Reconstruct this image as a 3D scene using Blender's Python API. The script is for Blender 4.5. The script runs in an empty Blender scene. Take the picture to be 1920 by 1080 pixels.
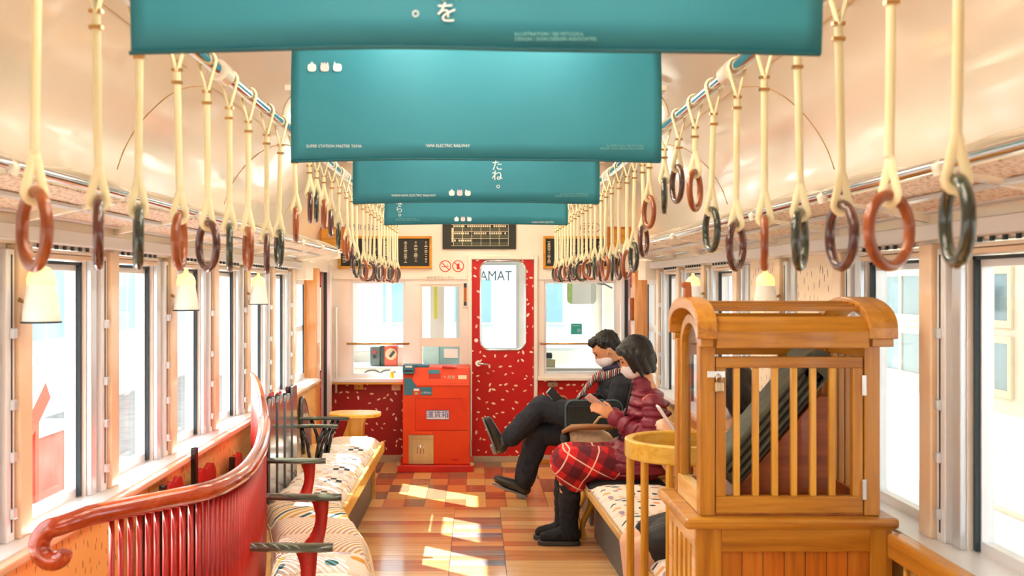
import bpy, bmesh, math, random
from mathutils import Vector, Matrix, Euler

random.seed(7)
SC = bpy.context.scene
COL = SC.collection

# ---------------------------------------------------------------- camera, sky, sun, exposure
FPX, VPX, VPY, CAMH = 2000.0, 892.0, 537.0, 1.485
cam_data = bpy.data.cameras.new('camera')
cam = bpy.data.objects.new('camera', cam_data)
COL.objects.link(cam)
cam.location = (0, 0, CAMH)
cam.rotation_euler = (math.pi / 2, 0, 0)
cam_data.sensor_width = 36.0
cam_data.lens = FPX / 1920 * 36.0
cam_data.shift_x = (960 - VPX) / 1920
cam_data.shift_y = -(540 - VPY) / 1920
cam_data.clip_start = 0.05
cam_data.dof.use_dof = True
cam_data.dof.focus_distance = 6.6
cam_data.dof.aperture_fstop = 7.0
SC.camera = cam

world = bpy.data.worlds.new('sky')
SC.world = world
world.use_nodes = True
wbg = world.node_tree.nodes['Background']
wbg.inputs['Color'].default_value = (0.84, 0.92, 1.0, 1)
wbg.inputs['Strength'].default_value = 1.7

sun_data = bpy.data.lights.new('sun', 'SUN')
sun_data.energy = 15.0
sun_data.angle = 0.012
sun_data.color = (1.0, 0.96, 0.88)
sun = bpy.data.objects.new('sun', sun_data)
COL.objects.link(sun)
sun.rotation_euler = Vector((0.89, -0.78, -1.0)).to_track_quat('-Z', 'Y').to_euler()

SC.view_settings.view_transform = 'Standard'
SC.view_settings.look = 'None'
SC.view_settings.exposure = 1.35
SC.view_settings.gamma = 1.0
SC.view_settings.use_curve_mapping = False

# ---------------------------------------------------------------- helpers
ORG = {}


def XZ(px, py, D):
    return ((px - VPX) * D / FPX, CAMH - (py - VPY) * D / FPX)


def lin(c):
    def f(v):
        v = v / 255.0
        return v / 12.92 if v <= 0.04045 else ((v + 0.055) / 1.055) ** 2.4
    return (f(c[0]), f(c[1]), f(c[2]), 1.0)


class MB:
    def __init__(s):
        s.v = []
        s.f = []

    def add(s, vs, fs):
        o = len(s.v)
        s.v += [tuple(p) for p in vs]
        s.f += [tuple(i + o for i in f) for f in fs]
        return s

    def box(s, x0, x1, y0, y1, z0, z1):
        return s.add([(x0, y0, z0), (x1, y0, z0), (x1, y1, z0), (x0, y1, z0),
                      (x0, y0, z1), (x1, y0, z1), (x1, y1, z1), (x0, y1, z1)],
                     [(0, 3, 2, 1), (4, 5, 6, 7), (0, 1, 5, 4), (1, 2, 6, 5), (2, 3, 7, 6), (3, 0, 4, 7)])

    def obox(s, c, ax, ay, az, hx, hy, hz):
        c, ax, ay, az = Vector(c), Vector(ax).normalized(), Vector(ay).normalized(), Vector(az).normalized()
        vs = [c + ax * (hx * i) + ay * (hy * j) + az * (hz * k)
              for k in (-1, 1) for (i, j) in ((-1, -1), (1, -1), (1, 1), (-1, 1))]
        return s.add(vs, [(0, 3, 2, 1), (4, 5, 6, 7), (0, 1, 5, 4), (1, 2, 6, 5), (2, 3, 7, 6), (3, 0, 4, 7)])

    def prism(s, poly, vec):
        """poly: list of 3D points, extruded by vec"""
        n = len(poly)
        vec = Vector(vec)
        vs = [Vector(p) for p in poly] + [Vector(p) + vec for p in poly]
        fs = [tuple(range(n - 1, -1, -1)), tuple(range(n, 2 * n))]
        for i in range(n):
            j = (i + 1) % n
            fs.append((i, j, n + j, n + i))
        return s.add(vs, fs)

    def tube(s, path, r, n=10, closed=False, ry=None, up=None):
        """swept tube; r number or list; ry: second radius; up: fixed reference for the flat section"""
        P = [Vector(p) for p in path]
        m = len(P)
        rs = r if isinstance(r, (list, tuple)) else [r] * m
        rys = ry if isinstance(ry, (list, tuple)) else ([ry] * m if ry is not None else rs)
        T = []
        for i in range(m):
            if closed:
                t = P[(i + 1) % m] - P[i - 1]
            else:
                t = P[min(i + 1, m - 1)] - P[max(i - 1, 0)]
            T.append(t.normalized())
        ref = Vector(up) if up is not None else None
        if ref is None:
            ref = Vector((0, 0, 1)) if abs(T[0].z) < 0.9 else Vector((1, 0, 0))
        nrm = (ref - T[0] * ref.dot(T[0])).normalized()
        vs = []
        for i in range(m):
            if up is not None:
                a = Vector(up) - T[i] * Vector(up).dot(T[i])
                if a.length > 1e-4:
                    nrm = a.normalized()
            else:
                a = nrm - T[i] * nrm.dot(T[i])
                if a.length > 1e-6:
                    nrm = a.normalized()
            b = T[i].cross(nrm)
            for k in range(n):
                an = 2 * math.pi * k / n
                vs.append(P[i] + nrm * (math.cos(an) * rs[i]) + b * (math.sin(an) * rys[i]))
        fs = []
        for i in range(m if closed else m - 1):
            j = (i + 1) % m
            for k in range(n):
                l = (k + 1) % n
                fs.append((i * n + k, i * n + l, j * n + l, j * n + k))
        if not closed:
            fs.append(tuple(range(n - 1, -1, -1)))
            fs.append(tuple((m - 1) * n + k for k in range(n)))
        return s.add(vs, fs)

    def lathe(s, prof, c=(0, 0, 0), n=20, sx=1.0, sy=1.0):
        """prof: (r, z) list turned around z"""
        vs, fs = [], []
        for (r, z) in prof:
            for k in range(n):
                a = 2 * math.pi * k / n
                vs.append((c[0] + r * sx * math.cos(a), c[1] + r * sy * math.sin(a), c[2] + z))
        for i in range(len(prof) - 1):
            for k in range(n):
                l = (k + 1) % n
                fs.append((i * n + k, i * n + l, (i + 1) * n + l, (i + 1) * n + k))
        fs.append(tuple(range(n - 1, -1, -1)))
        fs.append(tuple((len(prof) - 1) * n + k for k in range(n)))
        return s.add(vs, fs)

    def ell(s, c, rx, ry, rz, M=None, nu=16, nv=10):
        c = Vector(c)
        vs, fs = [], []
        for i in range(nv + 1):
            th = math.pi * i / nv
            th = min(max(th, 0.02), math.pi - 0.02)
            for k in range(nu):
                a = 2 * math.pi * k / nu
                p = Vector((rx * math.sin(th) * math.cos(a), ry * math.sin(th) * math.sin(a), rz * math.cos(th)))
                vs.append(c + (M @ p if M else p))
        for i in range(nv):
            for k in range(nu):
                l = (k + 1) % nu
                fs.append((i * nu + k, (i + 1) * nu + k, (i + 1) * nu + l, i * nu + l))
        fs.append(tuple(range(nu)))
        fs.append(tuple(nv * nu + k for k in range(nu - 1, -1, -1)))
        return s.add(vs, fs)

    def cone(s, p0, r0, p1, r1, n=12):
        """rounded cone from p0 to p1"""
        p0, p1 = Vector(p0), Vector(p1)
        d = p1 - p0
        L = d.length
        t = d / L if L > 1e-9 else Vector((0, 0, 1))
        pts, rs = [], []
        for k in range(5):
            a = math.pi / 2 * k / 4
            pts.append(p0 - t * (r0 * math.cos(a)))
            rs.append(max(r0 * math.sin(a), 0.0004))
        for k in range(5):
            a = math.pi / 2 * k / 4
            pts.append(p1 + t * (r1 * math.sin(a)))
            rs.append(max(r1 * math.cos(a), 0.0004))
        return s.tube(pts, rs, n)

    def mesh(s, name, o=(0, 0, 0)):
        me = bpy.data.meshes.new(name)
        me.from_pydata([(p[0] - o[0], p[1] - o[1], p[2] - o[2]) for p in s.v], [], s.f)
        bm = bmesh.new()
        bm.from_mesh(me)
        bmesh.ops.recalc_face_normals(bm, faces=bm.faces)
        bm.to_mesh(me)
        bm.free()
        me.update()
        return me

    def build(s, name, mat, parent=None, smooth=False, bevel=0.0, kind=None, sharp=None, seg=2):
        o = ORG.get(parent.name, (0, 0, 0)) if parent else (0, 0, 0)
        me = s.mesh(name, o)
        return link(name, me, mat, parent, smooth, bevel, kind, sharp, seg)


def link(name, me, mat, parent=None, smooth=False, bevel=0.0, kind=None, sharp=None, seg=2):
    if mat is not None:
        me.materials.clear()
        me.materials.append(mat)
    ob = bpy.data.objects.new(name, me)
    COL.objects.link(ob)
    if parent:
        ob.parent = parent
        ORG[ob.name] = ORG.get(parent.name, (0, 0, 0))
    if smooth:
        me.polygons.foreach_set('use_smooth', [True] * len(me.polygons))
        if sharp:
            me.set_sharp_from_angle(angle=math.radians(sharp))
    if bevel:
        b = ob.modifiers.new('bevel', 'BEVEL')
        b.width = bevel
        b.segments = seg
        b.limit_method = 'ANGLE'
        b.angle_limit = math.radians(40)
    if kind:
        ob['kind'] = kind
    return ob


def tag(o, label, cat, group=None, kind=None):
    if label:
        o['label'] = label
    if cat:
        o['category'] = cat
    if group:
        o['group'] = group
    if kind:
        o['kind'] = kind
    return o


def thing(name, loc, label, cat, group=None, kind=None):
    e = bpy.data.objects.new(name, None)
    e.empty_display_size = 0.1
    COL.objects.link(e)
    e.location = loc
    ORG[e.name] = tuple(loc)
    return tag(e, label, cat, group, kind)


def box(name, mat, parent, x0, x1, y0, y1, z0, z1, bevel=0.0, kind=None):
    return MB().box(x0, x1, y0, y1, z0, z1).build(name, mat, parent, bevel=bevel, kind=kind)


def text(name, body, size, loc, mat, parent, align='CENTER', rot=(math.pi / 2, 0, 0), ext=0.0004, mirror=False, xs=1.0, bold=0.0):
    cu = bpy.data.curves.new(name, 'FONT')
    cu.body = body
    cu.size = size
    cu.align_x = align
    cu.align_y = 'CENTER'
    cu.extrude = ext
    cu.resolution_u = 2
    cu.offset = bold
    ob = bpy.data.objects.new(name + '_tmp', cu)
    COL.objects.link(ob)
    bpy.context.view_layer.update()
    me = bpy.data.meshes.new_from_object(ob.evaluated_get(bpy.context.evaluated_depsgraph_get()))
    bpy.data.objects.remove(ob)
    bpy.data.curves.remove(cu)
    M = Euler(rot).to_matrix().to_4x4()
    o = Vector(ORG.get(parent.name, (0, 0, 0))) if parent else Vector((0, 0, 0))
    S = Matrix.Diagonal((-xs if mirror else xs, 1, 1, 1))
    me.transform(Matrix.Translation(Vector(loc) - o) @ M @ S)
    me.name = name
    return link(name, me, mat, parent)


def blob(mb, name, mat, parent, voxel=0.012, smooth=6, disp=0.0, dscale=0.08, fn=None):
    """one continuous skin over overlapping volumes"""
    o = ORG.get(parent.name, (0, 0, 0)) if parent else (0, 0, 0)
    me = mb.mesh(name + '_src', o)
    ob = bpy.data.objects.new(name + '_src', me)
    COL.objects.link(ob)
    r = ob.modifiers.new('r', 'REMESH')
    r.mode = 'VOXEL'
    r.voxel_size = voxel
    if smooth:
        sm = ob.modifiers.new('s', 'SMOOTH')
        sm.factor = 0.5
        sm.iterations = smooth
    if disp:
        tx = bpy.data.textures.new(name, 'CLOUDS')
        tx.noise_scale = dscale
        tx.noise_depth = 2
        d = ob.modifiers.new('d', 'DISPLACE')
        d.texture = tx
        d.strength = disp
        d.mid_level = 0.5
    bpy.context.view_layer.update()
    out = bpy.data.meshes.new_from_object(ob.evaluated_get(bpy.context.evaluated_depsgraph_get()))
    bpy.data.objects.remove(ob)
    bpy.data.meshes.remove(me)
    if fn:
        for v in out.vertices:
            v.co = fn(v.co + Vector(o)) - Vector(o)
    out.name = name
    return link(name, out, mat, parent, smooth=True)


# ---------------------------------------------------------------- materials
def base(name, color=(200, 200, 200), rough=0.5, metal=0.0, coat=0.0, spec=None):
    m = bpy.data.materials.new(name)
    m.use_nodes = True
    b = m.node_tree.nodes['Principled BSDF']
    b.inputs['Base Color'].default_value = lin(color)
    b.inputs['Roughness'].default_value = rough
    b.inputs['Metallic'].default_value = metal
    if coat:
        b.inputs['Coat Weight'].default_value = coat
        b.inputs['Coat Roughness'].default_value = 0.08
    if spec is not None:
        b.inputs['Specular IOR Level'].default_value = spec
    return m


def nd(m, t, **kw):
    n = m.node_tree.nodes.new(t)
    for k, v in kw.items():
        setattr(n, k, v)
    return n


def bsdf(m):
    return m.node_tree.nodes['Principled BSDF']


def lk(m, a, b):
    m.node_tree.links.new(a, b)


def coords(m, scale=(1, 1, 1), rot=(0, 0, 0), use='Object'):
    tc = nd(m, 'ShaderNodeTexCoord')
    mp = nd(m, 'ShaderNodeMapping')
    mp.inputs['Scale'].default_value = scale
    mp.inputs['Rotation'].default_value = rot
    lk(m, tc.outputs[use], mp.inputs['Vector'])
    return mp.outputs['Vector']


def ramp(m, fac, stops, const=False):
    r = nd(m, 'ShaderNodeValToRGB')
    if const:
        r.color_ramp.interpolation = 'CONSTANT'
    el = r.color_ramp.elements
    while len(el) < len(stops):
        el.new(0.5)
    for e, (p, c) in zip(el, stops):
        e.position = p
        e.color = lin(c)
    lk(m, fac, r.inputs['Fac'])
    return r.outputs['Color']


def noisy(name, c1, c2, rough=0.5, scale=(6, 6, 6), detail=3, metal=0.0, bump=0.0, coat=0.0):
    m = base(name, c1, rough, metal, coat)
    n = nd(m, 'ShaderNodeTexNoise')
    n.inputs['Scale'].default_value = 1.0
    n.inputs['Detail'].default_value = detail
    lk(m, coords(m, scale), n.inputs['Vector'])
    lk(m, ramp(m, n.outputs['Fac'], [(0.3, c1), (0.7, c2)]), bsdf(m).inputs['Base Color'])
    if bump:
        b = nd(m, 'ShaderNodeBump')
        b.inputs['Strength'].default_value = bump
        b.inputs['Distance'].default_value = 0.004
        lk(m, n.outputs['Fac'], b.inputs['Height'])
        lk(m, b.outputs['Normal'], bsdf(m).inputs['Normal'])
    return m


def wood(name, c1, c2, c3, axis=0, rough=0.35, k=1.0, coat=0.3):
    sc = [38 * k, 38 * k, 38 * k]
    sc[axis] = 2.2 * k
    m = base(name, c1, rough, 0, coat)
    n = nd(m, 'ShaderNodeTexNoise')
    n.inputs['Scale'].default_value = 1.0
    n.inputs['Detail'].default_value = 5
    n.inputs['Roughness'].default_value = 0.62
    n.inputs['Distortion'].default_value = 0.4
    lk(m, coords(m, sc), n.inputs['Vector'])
    lk(m, ramp(m, n.outputs['Fac'], [(0.28, c3), (0.48, c1), (0.72, c2)]), bsdf(m).inputs['Base Color'])
    b = nd(m, 'ShaderNodeBump')
    b.inputs['Strength'].default_value = 0.12
    b.inputs['Distance'].default_value = 0.002
    lk(m, n.outputs['Fac'], b.inputs['Height'])
    lk(m, b.outputs['Normal'], bsdf(m).inputs['Normal'])
    return m


def fleck(name, ground, cols, scale, l, w, ax=('X', 'Z'), rough=0.5, align=None, ground2=None, thresh=0.0):
    """small printed strokes or spots scattered over a ground colour"""
    m = base(name, ground, rough)
    tc = nd(m, 'ShaderNodeTexCoord')
    sp = nd(m, 'ShaderNodeSeparateXYZ')
    lk(m, tc.outputs['Object'], sp.inputs[0])
    cb = nd(m, 'ShaderNodeCombineXYZ')
    lk(m, sp.outputs[ax[0]], cb.inputs[0])
    lk(m, sp.outputs[ax[1]], cb.inputs[1])
    sc = nd(m, 'ShaderNodeVectorMath', operation='SCALE')
    sc.inputs['Scale'].default_value = scale
    lk(m, cb.outputs[0], sc.inputs[0])
    vo = nd(m, 'ShaderNodeTexVoronoi', voronoi_dimensions='2D')
    vo.inputs['Scale'].default_value = 1.0
    vo.inputs['Randomness'].default_value = 0.8
    lk(m, sc.outputs[0], vo.inputs['Vector'])
    sub = nd(m, 'ShaderNodeVectorMath', operation='SUBTRACT')
    lk(m, sc.outputs[0], sub.inputs[0])
    lk(m, vo.outputs['Position'], sub.inputs[1])
    rc = nd(m, 'ShaderNodeSeparateColor')
    lk(m, vo.outputs['Color'], rc.inputs[0])
    an = nd(m, 'ShaderNodeMath', operation='MULTIPLY_ADD')
    an.inputs[1].default_value = 6.283 if align is None else align[1]
    an.inputs[2].default_value = 0.0 if align is None else align[0]
    lk(m, rc.outputs[0], an.inputs[0])
    vr = nd(m, 'ShaderNodeVectorRotate', rotation_type='Z_AXIS')
    lk(m, sub.outputs[0], vr.inputs['Vector'])
    lk(m, an.outputs[0], vr.inputs['Angle'])
    dv = nd(m, 'ShaderNodeVectorMath', operation='DIVIDE')
    dv.inputs[1].default_value = (l, w, 1)
    lk(m, vr.outputs[0], dv.inputs[0])
    ln = nd(m, 'ShaderNodeVectorMath', operation='LENGTH')
    lk(m, dv.outputs[0], ln.inputs[0])
    lim = nd(m, 'ShaderNodeMath', operation='MULTIPLY_ADD')
    lim.inputs[1].default_value = 0.55
    lim.inputs[2].default_value = 0.6
    lk(m, rc.outputs[2], lim.inputs[0])
    lt = nd(m, 'ShaderNodeMath', operation='LESS_THAN')
    lk(m, ln.outputs['Value'], lt.inputs[0])
    lk(m, lim.outputs[0], lt.inputs[1])
    n = len(cols)
    cc = ramp(m, rc.outputs[1], [(i / n, c) for i, c in enumerate(cols)], const=True)
    mx = nd(m, 'ShaderNodeMix', data_type='RGBA')
    lk(m, lt.outputs[0], mx.inputs['Factor'])
    mx.inputs['A'].default_value = lin(ground)
    if ground2:
        nz = nd(m, 'ShaderNodeTexNoise')
        nz.inputs['Scale'].default_value = 2.5
        lk(m, tc.outputs['Object'], nz.inputs['Vector'])
        lk(m, ramp(m, nz.outputs['Fac'], [(0.35, ground), (0.65, ground2)]), mx.inputs['A'])
    lk(m, cc, mx.inputs['B'])
    lk(m, mx.outputs['Result'], bsdf(m).inputs['Base Color'])
    return m


def stripes(name, cols, scale, rot, rough=0.8, distort=1.0):
    m = base(name, cols[0], rough)
    w = nd(m, 'ShaderNodeTexWave', wave_type='BANDS', wave_profile='SAW')
    w.inputs['Scale'].default_value = scale
    w.inputs['Distortion'].default_value = distort
    w.inputs['Detail'].default_value = 0.0
    lk(m, coords(m, (1, 1, 0), (0, 0, rot)), w.inputs['Vector'])
    n = len(cols)
    lk(m, ramp(m, w.outputs['Fac'], [(i / n, c) for i, c in enumerate(cols)], const=True), bsdf(m).inputs['Base Color'])
    return m


def checks(name, c1, c2, scale, rough=0.8):
    m = base(name, c1, rough)
    v = coords(m, (scale, scale, 0.001))
    f = nd(m, 'ShaderNodeVectorMath', operation='FLOOR')
    lk(m, v, f.inputs[0])
    wn = nd(m, 'ShaderNodeTexWhiteNoise', noise_dimensions='2D')
    lk(m, f.outputs[0], wn.inputs['Vector'])
    n = len(c2)
    cc = ramp(m, wn.outputs['Value'], [(i / n, c) for i, c in enumerate(c2)], const=True)
    ch = nd(m, 'ShaderNodeTexChecker')
    ch.inputs['Scale'].default_value = 1.0
    lk(m, v, ch.inputs['Vector'])
    lk(m, cc, ch.inputs['Color1'])
    ch.inputs['Color2'].default_value = lin(c1)
    lk(m, ch.outputs['Color'], bsdf(m).inputs['Base Color'])
    return m


def glass(name, tint=(250, 252, 252), gloss=0.07):
    m = bpy.data.materials.new(name)
    m.use_nodes = True
    nt = m.node_tree
    nt.nodes.remove(nt.nodes['Principled BSDF'])
    out = nt.nodes['Material Output']
    tr = nd(m, 'ShaderNodeBsdfTransparent')
    tr.inputs['Color'].default_value = lin(tint)
    gl = nd(m, 'ShaderNodeBsdfGlossy')
    gl.inputs['Roughness'].default_value = 0.03
    lw = nd(m, 'ShaderNodeLayerWeight')
    lw.inputs['Blend'].default_value = 0.5
    pw = nd(m, 'ShaderNodeMath', operation='POWER')
    pw.inputs[1].default_value = 5.0
    lk(m, lw.outputs['Facing'], pw.inputs[0])
    fr = nd(m, 'ShaderNodeMath', operation='MULTIPLY_ADD')
    fr.inputs[1].default_value = 0.35
    fr.inputs[2].default_value = gloss * 0.4
    lk(m, pw.outputs[0], fr.inputs[0])
    mx = nd(m, 'ShaderNodeMixShader')
    lk(m, fr.outputs[0], mx.inputs[0])
    lk(m, tr.outputs[0], mx.inputs[1])
    lk(m, gl.outputs[0], mx.inputs[2])
    lk(m, mx.outputs[0], out.inputs['Surface'])
    return m


def emit(name, color, strength, base_c=(255, 250, 235)):
    m = base(name, base_c, 0.4)
    b = bsdf(m)
    b.inputs['Emission Color'].default_value = lin(color)
    b.inputs['Emission Strength'].default_value = strength
    return m


M = {}
M['cream'] = noisy('cream_paint', (238, 230, 214), (235, 224, 204), 0.24, (2, 2, 2), coat=1.0)
M['cream_wall'] = noisy('cream_wall_paint', (242, 234, 220), (238, 226, 206), 0.4, (3, 3, 3))
M['white_panel'] = noisy('off_white_panel', (246, 238, 230), (238, 226, 216), 0.35, (3, 3, 3))
M['alu'] = base('aluminium', (214, 220, 226), 0.32, 0.55)
M['alu_white'] = base('pale_aluminium', (232, 233, 236), 0.35, 0.2)
M['chrome'] = base('chrome', (225, 226, 230), 0.12, 1.0)
M['brass'] = base('brass', (200, 160, 100), 0.25, 0.9)
M['dark'] = base('dark_rubber', (42, 58, 66), 0.6)
M['black'] = base('black_gloss', (22, 28, 30), 0.12, 0, 0.4)
M['blackm'] = base('black_matt', (24, 25, 28), 0.6)
M['wood_post'] = wood('honey_post', (222, 150, 80), (236, 172, 104), (196, 120, 56), 2)
M['peach'] = noisy('peach_trim', (240, 214, 184), (234, 200, 162), 0.3, (3, 3, 10), coat=0.3)
M['oak_x'] = wood('oak_grain_x', (186, 124, 30), (206, 148, 52), (154, 92, 16), 0)
M['oak_z'] = wood('oak_grain_z', (186, 124, 30), (206, 148, 52), (154, 92, 16), 2)
M['oak_y'] = wood('oak_grain_y', (194, 130, 40), (214, 154, 62), (160, 98, 20), 1)
M['oak_pale'] = wood('pale_oak', (232, 184, 104), (242, 204, 134), (208, 152, 70), 1)
M['oak_yellow'] = wood('yellow_oak', (228, 182, 62), (240, 200, 92), (206, 152, 38), 0)
M['oak_yellow_z'] = wood('yellow_oak_upright', (222, 164, 52), (236, 186, 84), (190, 126, 26), 2)
M['oak_brown'] = wood('brown_oak', (176, 92, 30), (196, 114, 44), (140, 64, 16), 2)
M['red_wood'] = wood('red_stained_wood', (168, 22, 12), (190, 34, 18), (134, 12, 8), 2, 0.42, 1, 0.08)
M['red_rail'] = wood('red_brown_rail', (166, 58, 26), (188, 80, 40), (136, 38, 16), 1, 0.18, 0.7, 0.8)
M['window_sheen'] = base('window_sheen_grey', (150, 156, 158), 0.16, 0.55, 0.3)  # pale grey puts the windows' reflection into the colour of glossy black wood
M['olive'] = wood('dark_olive_wood', (58, 66, 54), (84, 90, 72), (36, 44, 38), 0, 0.25, 1, 0.5)
M['red_fleck'] = fleck('red_fleck_panel', (196, 18, 16), [(250, 226, 190), (246, 206, 168), (255, 240, 214)], 12.5, 0.20, 0.10, ('X', 'Z'), 0.4)
M['red_fleck_dk'] = fleck('red_fleck_wall', (158, 26, 26), [(246, 216, 184), (240, 200, 164), (250, 232, 206)], 12.5, 0.20, 0.09, ('X', 'Z'), 0.45)
M['red_fleck_side'] = fleck('red_fleck_side', (196, 40, 30), [(248, 220, 186), (240, 204, 164)], 17, 0.28, 0.11, ('Y', 'Z'), 0.45)
M['stroke_wall'] = fleck('orange_stroke_wall', (240, 200, 128), [(88, 40, 24), (120, 56, 30)], 19, 0.22, 0.05, ('Y', 'Z'), 0.45, align=(1.2, 0.7), ground2=(236, 188, 108))
M['stroke_panel'] = fleck('cream_stroke_panel', (246, 226, 196), [(70, 40, 30), (96, 58, 40)], 17, 0.26, 0.055, ('Y', 'Z'), 0.5, align=(1.2, 0.7))
M['glass'] = glass('window_glass')
M['glass2'] = glass('cab_glass', (244, 250, 250))
M['orange'] = noisy('orange_red_paint', (232, 70, 0), (224, 60, 0), 0.5, (4, 4, 4))
M['red_base'] = base('red_paint', (206, 24, 14), 0.35, 0, 0.3)
M['teal_box'] = base('teal_paint', (52, 120, 142), 0.4)
M['steel'] = noisy('brushed_steel', (206, 194, 162), (194, 180, 146), 0.3, (90, 4, 4), metal=0.8)
M['banner'] = noisy('teal_banner', (36, 128, 150), (42, 136, 156), 0.55, (3, 3, 3))
M['banner_hem'] = base('teal_hem', (18, 88, 98), 0.6)
M['white_print'] = base('white_print', (232, 240, 240), 0.6)
M['pale_print'] = base('pale_teal_print', (120, 188, 190), 0.6)
M['pink_print'] = base('pale_pink_print', (236, 206, 210), 0.6)
M['board'] = base('black_board', (32, 36, 30), 0.6)
M['print_cream'] = base('cream_print', (226, 212, 178), 0.6)
M['board_grid'] = base('dark_olive_print', (74, 78, 52), 0.6)
M['gold'] = wood('gold_frame', (204, 140, 36), (222, 164, 60), (176, 108, 20), 0, 0.3)
M['red_print'] = base('red_print', (222, 54, 36), 0.5)
M['purple_print'] = base('purple_print', (72, 48, 96), 0.5)
M['brown_print'] = base('brown_print', (150, 108, 84), 0.5)
M['strap'] = noisy('ivory_strap', (240, 232, 196), (234, 222, 174), 0.45, (8, 8, 8))
M['ring_brown'] = wood('ring_brown', (142, 68, 26), (168, 92, 42), (106, 46, 14), 2, 0.3, 1, 0.4)
M['ring_maroon'] = wood('ring_maroon', (78, 36, 32), (104, 54, 46), (50, 22, 22), 2, 0.22, 1, 0.6)
M['ring_green'] = wood('ring_green', (40, 50, 40), (66, 76, 60), (24, 32, 28), 2, 0.22, 1, 0.6)
M['lamp_shade'] = emit('lamp_glass', (255, 240, 214), 0.06, (242, 236, 226))
M['lamp_cap'] = emit('lamp_glass_top', (255, 220, 120), 0.4, (250, 238, 190))
M['tube'] = emit('fluorescent', (255, 242, 222), 15.0)  # tubes of the unseen ceiling lamps, bright enough to fill the car
M['sign_white'] = base('white_label', (238, 238, 244), 0.5)
M['sign_blue'] = base('blue_ink', (62, 78, 150), 0.5)
M['mesh'] = fleck('rack_mesh', (238, 222, 202), [(176, 136, 112), (188, 150, 124)], 55, 0.28, 0.28, ('X', 'Y'), 0.5)
M['threshold'] = noisy('grey_skirting', (196, 178, 150), (178, 160, 132), 0.5)
M['grey_panel'] = noisy('grey_heater_panel', (92, 94, 92), (112, 112, 108), 0.5, (40, 40, 40))
PAT = [
    fleck('dot_fabric', (240, 228, 214), [(60, 92, 104), (226, 120, 72), (196, 150, 150), (232, 178, 120), (52, 52, 60), (238, 206, 180), (176, 150, 166)], 15, 0.36, 0.25, ('X', 'Y'), 0.85, align=(0, 0.5)),
    stripes('stripe_fabric', [(240, 230, 214), (214, 168, 90), (240, 230, 214), (52, 92, 96), (240, 230, 214), (226, 180, 60)], 4.2, 0.9, 0.85, 1.6),
    stripes('fine_stripe_fabric', [(244, 236, 224), (198, 160, 140), (244, 236, 224), (206, 170, 110)], 9.0, 0.7, 0.85, 1.0),
    checks('check_fabric', (242, 234, 226), [(70, 66, 70), (206, 132, 100), (214, 190, 190), (232, 206, 176), (236, 226, 216), (226, 214, 216), (196, 164, 140), (238, 230, 222)], 32),
    fleck('big_dot_fabric', (242, 232, 218), [(232, 178, 40), (60, 110, 110), (240, 140, 100), (206, 190, 200), (224, 160, 60)], 10, 0.36, 0.26, ('X', 'Y'), 0.85, align=(0, 0.6)),
]
FLOORM = [wood('plank_a', (214, 158, 102), (226, 176, 122), (194, 134, 80), 0, 0.22, 0.5, 0.35),
          wood('plank_b', (200, 134, 82), (214, 154, 100), (180, 112, 64), 0, 0.22, 0.5, 0.35),
          wood('plank_c', (226, 178, 120), (238, 196, 142), (206, 154, 94), 0, 0.22, 0.5, 0.35),
          wood('plank_d', (188, 118, 76), (204, 138, 92), (166, 98, 58), 0, 0.22, 0.5, 0.35)]
FLOORC = [wood('plank_grey', (140, 130, 126), (162, 150, 144), (112, 104, 102), 0, 0.22, 0.5, 0.35),
          wood('plank_blue_grey', (116, 118, 126), (140, 142, 146), (92, 96, 104), 0, 0.22, 0.5, 0.35),
          wood('plank_umber', (158, 112, 86), (176, 132, 104), (134, 90, 66), 0, 0.22, 0.5, 0.35)]
TILEM = [wood('tile_amber', (222, 166, 98), (232, 182, 118), (202, 142, 74), 0, 0.25, 0.6, 0.3),
         wood('tile_rust', (178, 92, 60), (192, 110, 76), (154, 72, 44), 0, 0.25, 0.6, 0.3),
         wood('tile_umber', (136, 102, 78), (152, 118, 92), (114, 82, 60), 0, 0.25, 0.6, 0.3),
         wood('tile_orange', (210, 132, 76), (222, 150, 94), (190, 108, 56), 0, 0.25, 0.6, 0.3),
         wood('tile_honey', (226, 172, 98), (238, 190, 122), (204, 146, 72), 0, 0.25, 0.6, 0.3)]

# ================================================================= STRUCTURE
YB, YE = -2.6, 9.03          # car body behind the camera to the cab bulkhead
PITCH, P0, PW = 0.715, 2.73, 0.22


def S(o, label=None):
    o['kind'] = 'structure'
    if label:
        o['label'] = label
    return o


# ---- floor: slab, planks across the car, checker of small boards by the cab
floor = S(box('floor', base('floor_joint', (70, 44, 28), 0.6), None, -1.3, 1.3, YB, 10.5, -0.10, -0.004), 'polished wooden floor of the tram-like rail car')
pm = {}


def plank(x0, x1, y0, y1, mat):
    key = (round(x1 - x0, 3), round(y1 - y0, 3), mat.name)
    if key not in pm:
        me = MB().box(-(x1 - x0) / 2 + .0015, (x1 - x0) / 2 - .0015, -(y1 - y0) / 2 + .001, (y1 - y0) / 2 - .001, -0.004, 0.0).mesh('plank')
        me.materials.append(mat)
        pm[key] = me
    o = bpy.data.objects.new('plank' if y1 - y0 < 0.2 and x1 - x0 > 0.2 else 'floor_tile', pm[key])
    COL.objects.link(o)
    o.parent = floor
    o.location = ((x0 + x1) / 2, (y0 + y1) / 2, 0)


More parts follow.
